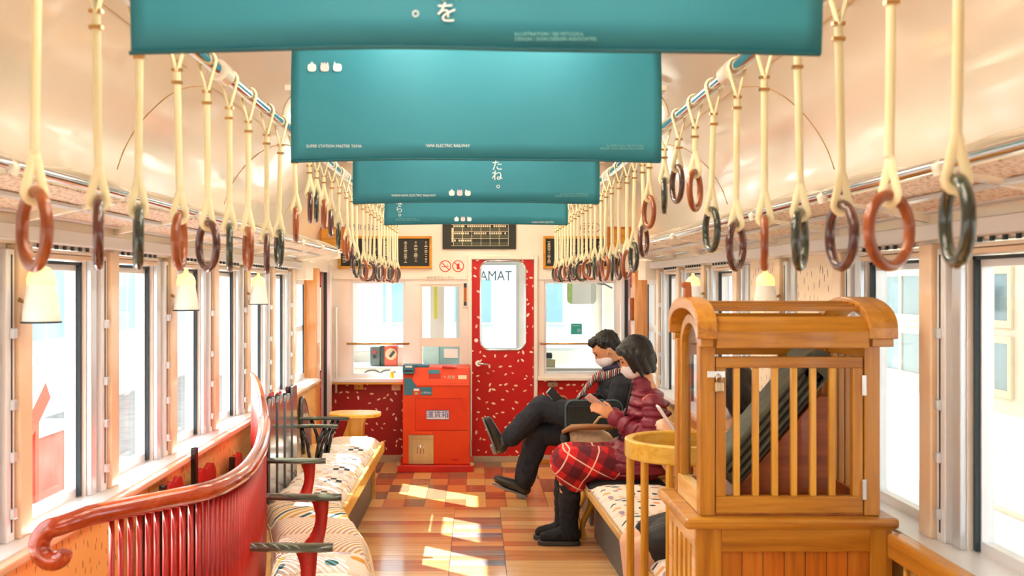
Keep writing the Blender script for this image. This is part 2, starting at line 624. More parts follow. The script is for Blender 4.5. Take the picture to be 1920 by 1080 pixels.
rf = random.Random(3)
y = 4.16
while y < 7.18:
    for (x0, x1, pal) in ((-0.80, -0.14, FLOORM), (-0.14, 0.16, FLOORC + FLOORM[:1]), (0.16, 0.80, FLOORM)):
        if y > 6.55 and pal is not FLOORM:
            pal = FLOORM + FLOORC[2:]
        plank(x0, x1, y, y + 0.108, rf.choice(pal))
    y += 0.108
box('floor_board', FLOORM[0], floor, -1.18, -0.80, YB, 7.18, -0.004, -0.0005)
box('floor_board', FLOORM[0], floor, 0.80, 1.18, YB, 7.18, -0.004, -0.0005)
box('floor_board', FLOORM[1], floor, -0.80, 0.80, YB, 4.16, -0.004, -0.0005)
last = None
for j in range(7):
    y0 = 7.184 + j * 0.262
    for i in range(17):
        x0 = -1.19 + i * 0.14
        w = 0.14
        m = rf.choice([t for t in TILEM if t is not last])
        last = m
        plank(x0, x0 + w, y0, y0 + 0.262, m)

# ---- ceiling: glossy cream barrel
prof = []
for i in range(29):
    t = math.pi * i / 28
    c, s = math.cos(t), math.sin(t)
    prof.append((-1.25 * math.copysign(abs(c) ** 0.62, c), 1.68 + 0.64 * (s ** 0.78)))
mb = MB()
vs = [(x, yy, z) for yy in (YB, YE) for (x, z) in prof]
n = len(prof)
mb.add(vs, [(i, i + 1, n + i + 1, n + i) for i in range(n - 1)])
vs = [(x * 1.05, yy, z + 0.05) for yy in (YB, YE) for (x, z) in prof]
mb.add(vs, [(i, n + i, n + i + 1, i + 1) for i in range(n - 1)])
ceiling = S(mb.build('ceiling', M['cream'], None, smooth=True), 'glossy cream barrel ceiling with rounded panels')
# roof above so that the sun is blocked
roof = box('roof_deck', M['white_panel'], ceiling, -1.40, 1.40, YB, 10.5, 2.42, 2.48)


def ceil_pt(u, yy, off=0.004):
    """u 0..1 left to right along the barrel"""
    t = math.pi * u
    c, s = math.cos(t), math.sin(t)
    return (-(1.25 - off) * math.copysign(abs(c) ** 0.62, c), yy, 1.68 + (0.64 - off) * (s ** 0.78))


seam = base('panel_seam', (196, 160, 112), 0.5)
for sgn in (0, 1):
    for k in range(4):
        ya, yb = 2.10 + k * 1.55, 3.75 + k * 1.55
        path = []
        for q in range(15):
            path.append((0.075 + 0.15 * q / 14, ya))
        for q in range(1, 9):
            a = math.pi / 2 * q / 8
            path.append((0.225 + 0.055 * math.sin(a), ya + 0.26 * (1 - math.cos(a))))
        for q in range(1, 8):
            path.append((0.28, ya + 0.26 + (yb - ya - 0.52) * q / 7))
        MB().tube([ceil_pt(u if sgn == 0 else 1 - u, yy, 0.002) for (u, yy) in path], 0.0022, 5).build('panel_seam', seam, ceiling)
for x in (-0.36, 0.36):
    box('cove_strip', M['cream'], ceiling, x - 0.015, x + 0.015, 0.5, YE, 2.255, 2.30)
for k in range(8):
    yy = 1.2 + k * 1.02
    for x in (-0.36, 0.36):
        s_ = 1 if x > 0 else -1
        box('ceiling_rib', M['cream_wall'], ceiling, min(x, x + s_ * 0.40), max(x, x + s_ * 0.40), yy - 0.012, yy + 0.012, 2.215, 2.232)

# ---- side walls
win_no = 0
door_no = 1
for sgn, side in ((-1, 'left'), (1, 'right')):
    def bx(name, mat, parent, a, b, y0, y1, z0, z1, bevel=0.0):
        x0, x1 = sorted((sgn * a, sgn * b))
        return box(name, mat, parent, x0, x1, y0, y1, z0, z1, bevel)

    wall = S(bx('wall_' + side, M['stroke_wall'], None, 1.19, 1.36, YB, 7.92, -0.1, 0.775), 'orange patterned lower wall under the %s windows' % side)
    bx('sill', M['peach'], wall, 1.15, 1.34, YB, 7.92, 0.776, 0.80, 0.006)
    bx('sill_ledge', M['alu_white'], wall, 1.175, 1.345, YB, 7.92, 0.80, 0.806)
    bx('header', M['cream_wall'], wall, 1.24, 1.335, YB, YE, 1.60, 1.72)
    bx('header_top', M['white_panel'], wall, 1.26, 1.42, YB, 10.4, 1.72, 2.46)
    bx('valance', M['alu_white'], wall, 1.19, 1.24, YB, 7.3, 1.607, 1.648, 0.003)
    bx('valance_cove', M['cream'], wall, 1.205, 1.245, YB, 7.3, 1.65, 1.69)
    k = -7
    while k <= 6:
        y0 = P0 + k * PITCH
        y1 = y0 + PW
        # pillar: outer post, honey-peach face, two aluminium guides with a dark slot and latches
        bx('pillar', M['white_panel'], wall, 1.262, 1.33, y0 + 0.005, y1 - 0.005, 0.80, 1.60)
        bx('pillar_cover', M['peach'], wall, 1.222, 1.262, y1 - 0.085, y1 - 0.005, 0.806, 1.60, 0.004)
        bx('guide_rail', M['alu_white'], wall, 1.235, 1.262, y0 + 0.078, y0 + 0.128, 0.806, 1.585, 0.003)
        bx('guide_rail', M['alu'], wall, 1.245, 1.262, y0 + 0.012, y0 + 0.060, 0.806, 1.585, 0.003)
        bx('guide_slot', M['dark'], wall, 1.2335, 1.236, y0 + 0.104, y0 + 0.111, 0.83, 1.57)
        if k >= -1:
            for z in (0.88, 1.03, 1.17, 1.36):
                bx('latch', M['alu'], wall, 1.222, 1.236, y0 + 0.096, y0 + 0.118, z - 0.014, z + 0.014, 0.003)
        # window between this pillar and the next
        if k < 6:
            wy0, wy1 = y1, y1 + PITCH - PW
            if sgn == 1 and k in (1, 2):
                bx('wall_panel', M['stroke_panel'], wall, 1.255, 1.275, wy0 - 0.004, wy1 + 0.004, 0.80, 1.60)
                bx('wall_backing', M['white_panel'], wall, 1.28, 1.36, wy0, wy1, 0.80, 1.60)
            else:
                win_no += 1
                w = thing('window_%d' % win_no, (sgn * 1.30, (wy0 + wy1) / 2, 0.80), 'tall side window in the %s wall, number %d counted from the rear' % (side, k + 8), None, None, 'structure')
                fr = MB()
                x0, x1 = sorted((sgn * 1.285, sgn * 1.315))
                for (a, b, c, d) in ((wy0, wy0 + 0.022, 0.806, 1.56), (wy1 - 0.022, wy1, 0.806, 1.56), (wy0 + 0.022, wy1 - 0.022, 0.806, 0.836), (wy0 + 0.022, wy1 - 0.022, 1.535, 1.56)):
                    fr.box(x0, x1, a, b, c, d)
                fr.build('sash_frame', M['alu_white'], w)
                x0, x1 = sorted((sgn * 1.272, sgn * 1.285))
                MB().box(x0, x1, wy1 - 0.016, wy1 - 0.002, 0.81, 1.56).build('gasket', M['dark'], w)
                MB().box(x0, x1, wy0, wy1, 1.553, 1.562).build('gasket', M['dark'], w)
                x0, x1 = sorted((sgn * 1.298, sgn * 1.302))
                MB().box(x0, x1, wy0 + 0.02, wy1 - 0.02, 0.83, 1.54).build('pane', M['glass'], w)
                x0, x1 = sorted((sgn * 1.235, sgn * 1.30))
                MB().box(x0, x1, wy0 + 0.004, wy1 - 0.004, 1.566, 1.580).build('blind_box', M['peach'], w, bevel=0.002)
                MB().box(x0, x1, wy0 + 0.004, wy1 - 0.004, 1.582, 1.592).build('blind_box', M['cream_wall'], w, bevel=0.002)
                x0, x1 = sorted((sgn * 1.228, sgn * 1.236))
                if k > -2:
                    for q in range(7):
                        yy = wy0 + 0.06 + q * (wy1 - wy0 - 0.12) / 6
                        MB().box(x0, x1, yy - 0.006, yy + 0.006, 1.594, 1.606).build('vent_slot', M['dark'], w)
        k += 1
    # last bay: pocket window with a cross bar, honey post, red side door
    win_no += 1
    w = thing('window_%d' % win_no, (sgn * 1.30, 7.58, 0.80), 'two-light pocket window with a cross bar beside the %s door' % side, None, None, 'structure')
    fr = MB()
    x0, x1 = sorted((sgn * 1.27, sgn * 1.315))
    for (a, b, c, d) in ((7.26, 7.32, 0.806, 1.60), (7.84, 7.90, 0.806, 1.60), (7.32, 7.84, 0.806, 0.85), (7.32, 7.84, 1.50, 1.60), (7.32, 7.84, 1.16, 1.20)):
        fr.box(x0, x1, a, b, c, d)
    fr.build('sash_frame', M['alu_white'], w)
    x0, x1 = sorted((sgn * 1.298, sgn * 1.302))
    MB().box(x0, x1, 7.32, 7.84, 0.85, 1.50).build('pane', M['glass'], w)
    x0, x1 = sorted((sgn * 1.262, sgn * 1.27))
    MB().box(x0, x1, 7.822, 7.84, 0.85, 1.50).build('gasket', M['dark'], w)
    bx('door_box', M['cream_wall'], wall, 1.16, 1.24, 7.30, 7.62, 1.53, 1.66, 0.006)
    bx('door_post', M['wood_post'], wall, 1.18, 1.36, 7.92, 8.08, -0.1, 1.62, 0.006)
    bx('door_post', M['wood_post'], wall, 1.21, 1.36, 8.09, 8.20, -0.1, 1.62, 0.006)
    bx('door_column', M['alu_white'], wall, 1.195, 1.36, 8.78, 8.86, -0.1, 1.66, 0.004)
    bx('door_seal', M['dark'], wall, 1.225, 1.25, 8.77, 8.78, -0.1, 1.66)
    bx('corner_panel', M['cream_wall'], wall, 1.22, 1.36, 8.86, YE, -0.1, 1.66)
    bx('door_header', M['cream_wall'], wall, 1.22, 1.36, 7.92, 8.86, 1.60, 1.68)
    door_no += 1
    d = thing('door_%d' % door_no, (sgn * 1.29, 8.48, 0), 'red flecked sliding side door in the %s wall' % side, None, None, 'structure')
    fr = MB()
    x0, x1 = sorted((sgn * 1.27, sgn * 1.31))
    for (a, b, c, dd) in ((8.20, 8.27, 0, 1.62), (8.70, 8.77, 0, 1.62), (8.27, 8.70, 0, 0.80), (8.27, 8.70, 1.48, 1.62)):
        fr.box(x0, x1, a, b, c, dd)
    fr.build('door_leaf', M['red_fleck_side'], d)
    x0, x1 = sorted((sgn * 1.288, sgn * 1.292))
    MB().box(x0, x1, 8.27, 8.70, 0.80, 1.48).build('pane', M['glass'], d)
    mbt = MB()
    for (a, b, c, dd) in ((8.262, 8.275, 0.79, 1.49), (8.695, 8.708, 0.79, 1.49), (8.275, 8.695, 0.79, 0.803), (8.275, 8.695, 1.477, 1.49)):
        x0, x1 = sorted((sgn * 1.262, sgn * 1.272))
        mbt.box(x0, x1, a, b, c, dd)
    mbt.build('window_trim', M['chrome'], d)

# back of the car, behind the camera
wb = S(box('wall_rear', M['cream_wall'], None, -1.36, 1.36, YB - 0.1, YB, -0.1, 2.48), 'cream rear end wall of the car')


# ---- cab bulkhead (end wall)
def EX(px):
    return (px - VPX) / (FPX / YE)


def EZ(py):
    return CAMH - (py - VPY) / (FPX / YE)


def holed(mb, x0, x1, z0, z1, holes, y0, y1):
    xs = sorted({x0, x1} | {h[i] for h in holes for i in (0, 1)})
    zs = sorted({z0, z1} | {h[i] for h in holes for i in (2, 3)})
    for i in range(len(xs) - 1):
        for j in range(len(zs) - 1):
            cx, cz = (xs[i] + xs[i + 1]) / 2, (zs[j] + zs[j + 1]) / 2
            if any(h[0] < cx < h[1] and h[2] < cz < h[3] for h in holes):
                continue
            mb.box(xs[i], xs[i + 1], y0, y1, zs[j], zs[j + 1])
    return mb


HL = (EX(658), EX(760), EZ(705), EZ(527))
HM = (EX(787), EX(866), EZ(692), EZ(533))
HD = (EX(884), EX(1001), -0.1, EZ(486))
HR = (EX(1020), EX(1156), EZ(702), EZ(527))
wall_end = S(holed(MB(), -1.36, 1.36, -0.1, 2.40, [HL, HM, HD, HR], YE, YE + 0.07).build('wall_end', M['white_panel'], None), 'cream bulkhead wall between saloon and cab')
YF = YE - 0.012
holed(MB(), -1.24, 1.24, EZ(520), 2.3, [(HD[0], HD[1], EZ(521), HD[3])], YF + 0.006, YE).build('upper_panel', M['cream_wall'], wall_end)
box('dado', M['red_fleck_dk'], wall_end, -1.22, HD[0] - 0.03, YF, YE, 0.06, EZ(714), 0.002)
box('dado', M['red_fleck'], wall_end, HD[1] + 0.035, 1.22, YF, YE, 0.06, EZ(712), 0.002)
box('skirting', M['threshold'], wall_end, -1.22, HD[0] - 0.03, YF - 0.004, YE, 0.0, 0.06)
box('skirting', M['threshold'], wall_end, HD[1] + 0.03, 1.22, YF - 0.004, YE, 0.0, 0.06)
box('skirting', M['gold'], wall_end, HD[1] + 0.03, 1.22, YF - 0.02, YF - 0.004, 0.0, 0.022)
box('cab_shelf', M['alu_white'], wall_end, -1.22, -0.60, YE - 0.13, YE, EZ(715), EZ(708), 0.004)
box('cab_shelf', M['cream_wall'], wall_end, HD[1] + 0.03, 1.22, YE - 0.09, YE, EZ(712), EZ(706), 0.004)
box('shelf_edge', M['gold'], wall_end, -1.22, -0.60, YE - 0.13, YE - 0.012, EZ(718), EZ(715.4))
for a, b in ((HD[0] - 0.03, HD[0]), (HD[1], HD[1] + 0.03)):
    box('door_jamb', M['cream_wall'], wall_end, a, b, YE - 0.03, YE + 0.07, 0, HD[3] + 0.03, 0.003)
box('door_jamb', M['cream_wall'], wall_end, HD[0], HD[1], YE - 0.03, YE + 0.07, HD[3], HD[3] + 0.03, 0.003)
box('rail_strip', M['cream_wall'], wall_end, -1.2, HD[0] - 0.04, YE - 0.016, YE, EZ(524), EZ(518), 0.002)
box('rail_strip', M['cream_wall'], wall_end, HD[1] + 0.04, 1.2, YE - 0.016, YE, EZ(524), EZ(518), 0.002)
text('plate_lettering', '運転室内立入禁止', 0.026, (EX(826), YE - 0.0175, EZ(521)), M['threshold'], wall_end, xs=1.15)

for i, (h, nm) in enumerate(((HL, 'wide cab window left of the fare box with a brass guard rail'), (HM, 'narrow two-part cab window above the fare box'), (HR, 'wide cab window on the right behind the passengers'))):
    win_no += 1
    w = thing('window_%d' % win_no, ((h[0] + h[1]) / 2, YE, h[2]), nm, None, None, 'structure')
    fr = MB()
    t = 0.02
    holed(fr, h[0], h[1], h[2], h[3], [(h[0] + t, h[1] - t, h[2] + t, h[3] - t)], YE + 0.01, YE + 0.05)
    if i == 1:
        fr.box(h[0] + t, h[1] - t, YE + 0.005, YE + 0.05, EZ(650), EZ(634))
    else:
        fr.box(h[0] + t, h[1] - t, YE + 0.01, YE + 0.05, EZ(647), EZ(643))
    fr.build('frame', M['cream_wall'] if i == 1 else M['alu_white'], w)
    box('pane', M['glass2'], w, h[0] + t, h[1] - t, YE + 0.028, YE + 0.032, h[2] + t, h[3] - t)
    if i != 1:
        z = EZ(644)
        MB().tube([(h[0] - 0.03, YE, z), (h[0] - 0.03, YE - 0.05, z), (h[1] + 0.03, YE - 0.05, z), (h[1] + 0.03, YE, z)], 0.009, 8).build('guard_rail', M['brass'], w, smooth=True)


def rrect(cx, cz, hx, hz, r, n=8):
    out = []
    for (sx, sz, a0) in ((1, 1, 0), (-1, 1, 90), (-1, -1, 180), (1, -1, 270)):
        for k in range(n + 1):
            a = math.radians(a0 + 90 * k / n)
            out.append((cx + sx * (hx - r) + r * math.cos(a), cz + sz * (hz - r) + r * math.sin(a)))
    return out


def plate_hole(x0, x1, z0, z1, inner, y0, y1):
    """slab with one rounded hole"""
    cx = sum(p[0] for p in inner) / len(inner)
    cz = sum(p[1] for p in inner) / len(inner)
    outer = []
    for (x, z) in inner:
        dx, dz = x - cx, z - cz
        t = 1e9
        if abs(dx) > 1e-9:
            t = min(t, ((x1 if dx > 0 else x0) - cx) / dx)
        if abs(dz) > 1e-9:
            t = min(t, ((z1 if dz > 0 else z0) - cz) / dz)
        outer.append([cx + dx * t, cz + dz * t])
    for (qx, qz) in ((x0, z0), (x0, z1), (x1, z0), (x1, z1)):
        j = min(range(len(outer)), key=lambda i: (outer[i][0] - qx) ** 2 + (outer[i][1] - qz) ** 2)
        outer[j] = [qx, qz]
    n = len(inner)
    mb = MB()
    vs = [(p[0], y0, p[1]) for p in inner] + [(p[0], y0, p[1]) for p in outer] + [(p[0], y1, p[1]) for p in inner] + [(p[0], y1, p[1]) for p in outer]
    fs = []
    for i in range(n):
        j = (i + 1) % n
        fs += [(i, j, n + j, n + i), (2 * n + i, 3 * n + i, 3 * n + j, 2 * n + j), (i, 2 * n + i, 2 * n + j, j), (n + i, n + j, 3 * n + j, 3 * n + i)]
    return mb.add(vs, fs)


d = thing('door_1', ((HD[0] + HD[1]) / 2, YE, 0), 'red cab door with cream flecks and a rounded window', None, None, 'structure')
wcx, wcz = (EX(901) + EX(985)) / 2, (EZ(489) + EZ(656)) / 2
whx, whz = (EX(985) - EX(901)) / 2, (EZ(489) - EZ(656)) / 2
inner = rrect(wcx, wcz, whx, whz, 0.075)
plate_hole(HD[0] + 0.004, HD[1] - 0.004, 0.05, HD[3] - 0.004, inner, YE - 0.004, YE + 0.03).build('door_leaf', M['red_fleck'], d)
box('kick_plate', M['threshold'], d, HD[0] + 0.004, HD[1] - 0.004, YE - 0.006, YE + 0.03, 0.0, 0.05)
MB().tube([(p[0], YE - 0.006, p[1]) for p in inner], 0.010, 8, closed=True).build('window_trim', M['chrome'], d, smooth=True)
box('pane', M['glass2'], d, wcx - whx + .002, wcx + whx - .002, YE + 0.012, YE + 0.016, wcz - whz + .002, wcz + whz - .002)
hx, hz = EX(897), EZ(681)
h_ = MB().tube([(hx, YE - 0.004, hz), (hx, YE - 0.05, hz), (hx + 0.085, YE - 0.05, hz - 0.008)], 0.010, 8)
h_.build('door_handle', M['chrome'], d, smooth=True)
MB().tube([(hx, YE - 0.004, hz), (hx, YE - 0.016, hz)], 0.026, 14).build('handle_rose', M['chrome'], d, smooth=True, sharp=40)
MB().tube([(EX(893), YE - 0.004, EZ(638)), (EX(893), YE - 0.018, EZ(638))], 0.017, 12).build('lock', M['chrome'], d, smooth=True, sharp=40)
box('door_seam', M['red_base'], d, HD[0] + 0.05, HD[1] - 0.02, YE - 0.0055, YE - 0.004, EZ(697), EZ(696))

# ---- driver's cab behind the bulkhead
YC = 10.35
cab = S(holed(MB(), -1.36, 1.36, -0.1, 2.46, [(-1.15, -0.16, 0.86, 1.72), (-0.06, 0.42, 0.86, 1.72), (0.52, 1.15, 0.86, 1.72)], YC, YC + 0.06).build('wall_cab_front', M['white_panel'], None), 'front end wall of the cab with three windscreens')
for (a, b) in ((-1.15, -0.16), (-0.06, 0.42), (0.52, 1.15)):
    win_no += 1
    w = thing('window_%d' % win_no, ((a + b) / 2, YC, 0.86), 'windscreen at the front of the cab, %s' % ('left' if a < -1 else 'centre' if a < 0 else 'right'), None, None, 'structure')
    holed(MB(), a, b, 0.86, 1.72, [(a + .03, b - .03, 0.89, 1.69)], YC - 0.01, YC + 0.03).build('frame', M['alu'], w)
    box('pane', M['glass2'], w, a + .03, b - .03, YC + 0.008, YC + 0.012, 0.89, 1.69)
    if -0.1 < a < 0:
        text('window_lettering', 'TAMA D', 0.135, ((960 - VPX) * YC / FPX, YC - 0.012, CAMH - (518 - VPY) * YC / FPX), base('grey_lettering', (86, 104, 112), 0.6), w, align='LEFT', mirror=True, xs=0.86)
for sgn in (-1, 1):
    x0, x1 = sorted((sgn * 1.22, sgn * 1.36))
    S(MB().box(x0, x1, YE + 0.07, YC, -0.1, 0.8).box(x0, x1, YE + 0.07, YC, 1.6, 2.4).box(x0, x1, YE + .07, YE + .25, .8, 1.6).box(x0, x1, YC - .2, YC, .8, 1.6).build('wall_cab_' + ('left' if sgn < 0 else 'right'), M['white_panel'], None), 'side wall of the cab')

# ================================================================= OUTSIDE
gravel = noisy('pale_gravel', (150, 146, 138), (128, 124, 116), 0.9, (3, 3, 3), bump=0.4)
conc = noisy('pale_concrete', (212, 210, 204), (198, 196, 190), 0.85, (2, 2, 2))
S(box('ground', gravel, None, -60, 60, -40, 90, -1.35, -1.25), 'pale gravel ground around the track')
S(box('platform', conc, None, 1.55, 3.6, -20, 30, -1.25, -0.06), 'pale concrete station platform beside the right windows')
pale = noisy('pale_wall', (226, 232, 236), (214, 222, 228), 0.8, (1, 1, 1))
bglass = base('far_glass', (140, 168, 178), 0.15)
bframe = base('far_frame', (238, 226, 200), 0.6)


def building(x0, x1, y0, y1, z1, face, label, name, cols, rows, wz0, wz1, zb=-1.25, wallm=None, sub=True):
    t = thing(name, ((x0 + x1) / 2, (y0 + y1) / 2, zb), label, 'building')
    box('wall', wallm or pale, t, x0, x1, y0, y1, zb, z1)
    box('roof', conc, t, x0 - 0.3, x1 + 0.3, y0 - 0.3, y1 + 0.3, z1, z1 + 0.15)
    span = y1 - y0
    for i in range(cols):
        a, b = y0 + span * (i + 0.1) / cols, y0 + span * (i + 0.9) / cols
        for j in range(rows):
            c, d_ = wz0 + (wz1 - wz0) * (j + 0.06) / rows, wz0 + (wz1 - wz0) * (j + 0.94) / rows
            fx = x0 if face < 0 else x1
            w = MB()
            xx = sorted((fx + face * 0.001, fx + face * 0.022))
            for (p, q, r, s_) in ((a, a + .05, c, d_), (b - .05, b, c, d_), (a + .05, b - .05, c, c + .05), (a + .05, b - .05, d_ - .05, d_), ((a + b) / 2 - .025, (a + b) / 2 + .025, c + .05, d_ - .05)):
                w.box(xx[0], xx[1], p, q, r, s_)
            f = w.build('window', bframe, t)
            xx = sorted((fx + face * 0.001, fx + face * 0.010))
            MB().box(xx[0], xx[1], a + .01, b - .01, c + .01, d_ - .01).build('pane', bglass, f)
    return t


building(3.6, 5.2, 3.0, 11.0, 2.75, -1, 'station building with cream framed glass doors beyond the right windows', 'station_building', 6, 4, 0.70, 2.6, -0.06, noisy('station_wall', (244, 238, 226), (236, 228, 214), 0.7))
t = thing('platform_canopy', (3.7, 5, -0.06), 'flat canopy roof above the right platform', 'canopy')
box('roof', pale, t, 1.5, 6.5, -10, 22, 2.95, 3.05)
for yy in (-4, 2.2, 12.5):
    box('post', bframe, t, 2.05, 2.2, yy, yy + .15, -0.06, 2.95)
t = thing('poster', (3.52, 7.4, 1.3), 'white paper notice on the glass of the station building', 'poster')
box('sheet', M['sign_white'], t, 3.525, 3.53, 7.34, 7.50, 1.31, 1.49)
box('headline', M['pale_print'], t, 3.5235, 3.525, 7.36, 7.48, 1.45, 1.47)
building(-12, -8, 4, 18, 4.5, 1, 'white house far beyond the left windows', 'house', 5, 2, -0.2, 3.2)
building(-13, -9, 21, 34, 3.2, 1, 'pale low house beyond the left windows, farther along the track', 'house', 5, 1, 0.2, 2.2)
t = thing('storehouse', (0, 38, -1.25), 'grey-white storehouse straight ahead of the cab', 'building')
box('wall', pale, t, -9, 9, 36, 40, -1.25, 2.6)
box('roof', conc, t, -9.4, 9.4, 35.6, 40.4, 2.6, 2.9)
for i in range(7):
    w = box('window', bframe, t, -8 + i * 2.4, -6.6 + i * 2.4, 35.9, 36, 0.2, 1.8)
    box('pane', bglass, w, -7.92 + i * 2.4, -6.68 + i * 2.4, 35.88, 35.9, 0.28, 1.72)
t = thing('awning', (-3.0, 20, 1.6), 'blue awning ahead of the left cab window', 'awning')
MB().prism([(-6.2, 19, 2.1), (-6.2, 21, 2.5), (-6.2, 21, 2.56), (-6.2, 19, 2.16)], (4.6, 0, 0)).build('canopy', base('blue_canvas', (40, 150, 210), 0.6), t)
box('fascia', base('blue_fascia', (30, 130, 196), 0.6), t, -6.2, -1.6, 18.96, 19.0, 1.82, 2.12)
for x in (-6.1, -3.9, -1.7):
    box('post', M['alu_white'], t, x - .05, x + .05, 20.8, 20.9, -1.25, 2.4)
# parked white car ahead
t = thing('parked_car', (-2.9, 17, -1.25), 'white parked car seen through the left cab window', 'car')
cw = base('white_car_paint', (242, 242, 240), 0.3, 0, 0.4)
body = [(-0.95, -0.75), (-0.95, -0.1), (-0.88, 0.25), (-0.72, 0.78), (-0.55, 0.86), (0.55, 0.86), (0.72, 0.78), (0.88, 0.25), (0.95, -0.1), (0.95, -0.75)]
MB().prism([(-2.45 + x, 15.6, z - 0.1) for (x, z) in body], (0, 3.6, 0)).build('body', cw, t, bevel=0.06)
MB().prism([(-2.45 - .62, 15.59, .2), (-2.45 - .5, 15.59, .62), (-2.45 + .5, 15.59, .62), (-2.45 + .62, 15.59, .2)], (0, 0.02, 0)).build('rear_window', bglass, t)
for sx in (-0.75, 0.75):
    for yy in (16.3, 18.5):
        MB().tube([(-2.45 + sx - .1, yy, -0.93), (-2.45 + sx + .1, yy, -0.93)], 0.32, 18).build('wheel', M['blackm'], t)
# red sloping stair stringer outside the first left window
t = thing('stair_rail', (-3.4, 6.5, -1.25), 'red sloping handrail outside the nearest left window', 'handrail')
rr = base('faded_red', (214, 70, 52), 0.6)
MB().obox((-3.0, 6.4, 0.05), (0, 1, 0.75), (1, 0, 0), (0, -0.75, 1), 1.2, 0.05, 0.07).build('rail', rr, t)
for yy in (5.6, 7.2):
    box('post', rr, t, -3.04, -2.96, yy - .03, yy + .03, -1.25, 0.05 + (yy - 6.4) * 0.75)
t = thing('low_wall', (-4.6, 6, -1.25), 'low reddish brick wall outside the left windows', 'wall')
box('brickwork', noisy('faded_brick', (196, 128, 112), (178, 108, 92), 0.8, (4, 4, 4)), t, -4.9, -4.6, 2, 12, -1.25, -0.1)
box('coping', conc, t, -4.95, -4.55, 2, 12, -0.1, 0.0)

# ================================================================= UNSEEN CEILING LAMPS ADDED AS INTERIOR FILL
for i, x in enumerate((-0.2, 0.2)):
    for k in range(5):
        yy = 0.9 + k * 1.62
        t = thing('ceiling_fill_lamp', (x, yy + 0.6, 2.30), 'unseen fluorescent ceiling lamp added as fill behind the banners, %s row, %s from the camera' % ('left' if i == 0 else 'right', ('first', 'second', 'third', 'fourth', 'fifth')[k]), 'lamp', 'unseen ceiling lamps added along the aisle')
        box('housing', M['white_panel'], t, x - 0.06, x + 0.06, yy, yy + 1.24, 2.285, 2.33)
        MB().tube([(x, yy + 0.02, 2.268), (x, yy + 1.22, 2.268)], 0.016, 10).build('tube', M['tube'], t, smooth=True)

# ================================================================= STRAP RODS AND STRAPS
RX, RZ = 0.62, 2.006
ORD = ['first', 'second', 'third', 'fourth', 'fifth', 'sixth', 'seventh', 'eighth', 'ninth', 'tenth', 'eleventh', 'twelfth', 'thirteenth', 'fourteenth', 'fifteenth', 'sixteenth', 'seventeenth', 'eighteenth', 'nineteenth', 'twentieth', 'twenty-first', 'twenty-second', 'twenty-third', 'twenty-fourth', 'twenty-fifth', 'twenty-sixth', 'twenty-seventh', 'twenty-eighth', 'twenty-ninth', 'thirtieth', 'thirty-first', 'thirty-second']
for sgn, side in ((-1, 'left'), (1, 'right')):
    t = thing('strap_rod', (sgn * RX, 4.5, RZ), 'long chrome rod carrying the %s row of hand straps' % side, 'rod')
    MB().tube([(sgn * RX, 0.3, RZ), (sgn * RX, 8.55, RZ)], 0.017, 16).build('bar', M['chrome'], t, smooth=True, sharp=50)
    for k in range(7):
        yy = 1.42 + k * 1.18
        pth = []
        for q in range(9):
            a = q / 8
            pth.append((sgn * (RX + 0.05 * math.sin(a * math.pi)), yy, RZ + 0.0 + a * 0.17))
        br = MB().tube(pth, 0.016, 10, ry=0.034, up=(1, 0, 0))
        br.build('bracket', M['cream'], t, smooth=True, sharp=50)
        MB().tube([(sgn * RX, yy - 0.035, RZ), (sgn * RX, yy + 0.035, RZ)], 0.026, 14).build('collar', M['cream'], t, smooth=True, sharp=50)
        box('foot_plate', M['cream'], t, sgn * RX - 0.05, sgn * RX + 0.05, yy - 0.05, yy + 0.05, RZ + 0.165, RZ + 0.185, 0.004)

_rm = {}


def ring_mesh(key):
    if key not in _rm:
        pts = [(0.053 * math.cos(2 * math.pi * k / 32), 0, 0.053 * math.sin(2 * math.pi * k / 32)) for k in range(32)]
        me = MB().tube(pts, 0.0088, 10, closed=True).mesh('ring')
        me.materials.append(M['ring_' + key])
        me.polygons.foreach_set('use_smooth', [True] * len(me.polygons))
        _rm[key] = me
    return _rm[key]


CN = {'brown': 'orange-brown', 'maroon': 'dark maroon', 'green': 'dark green'}


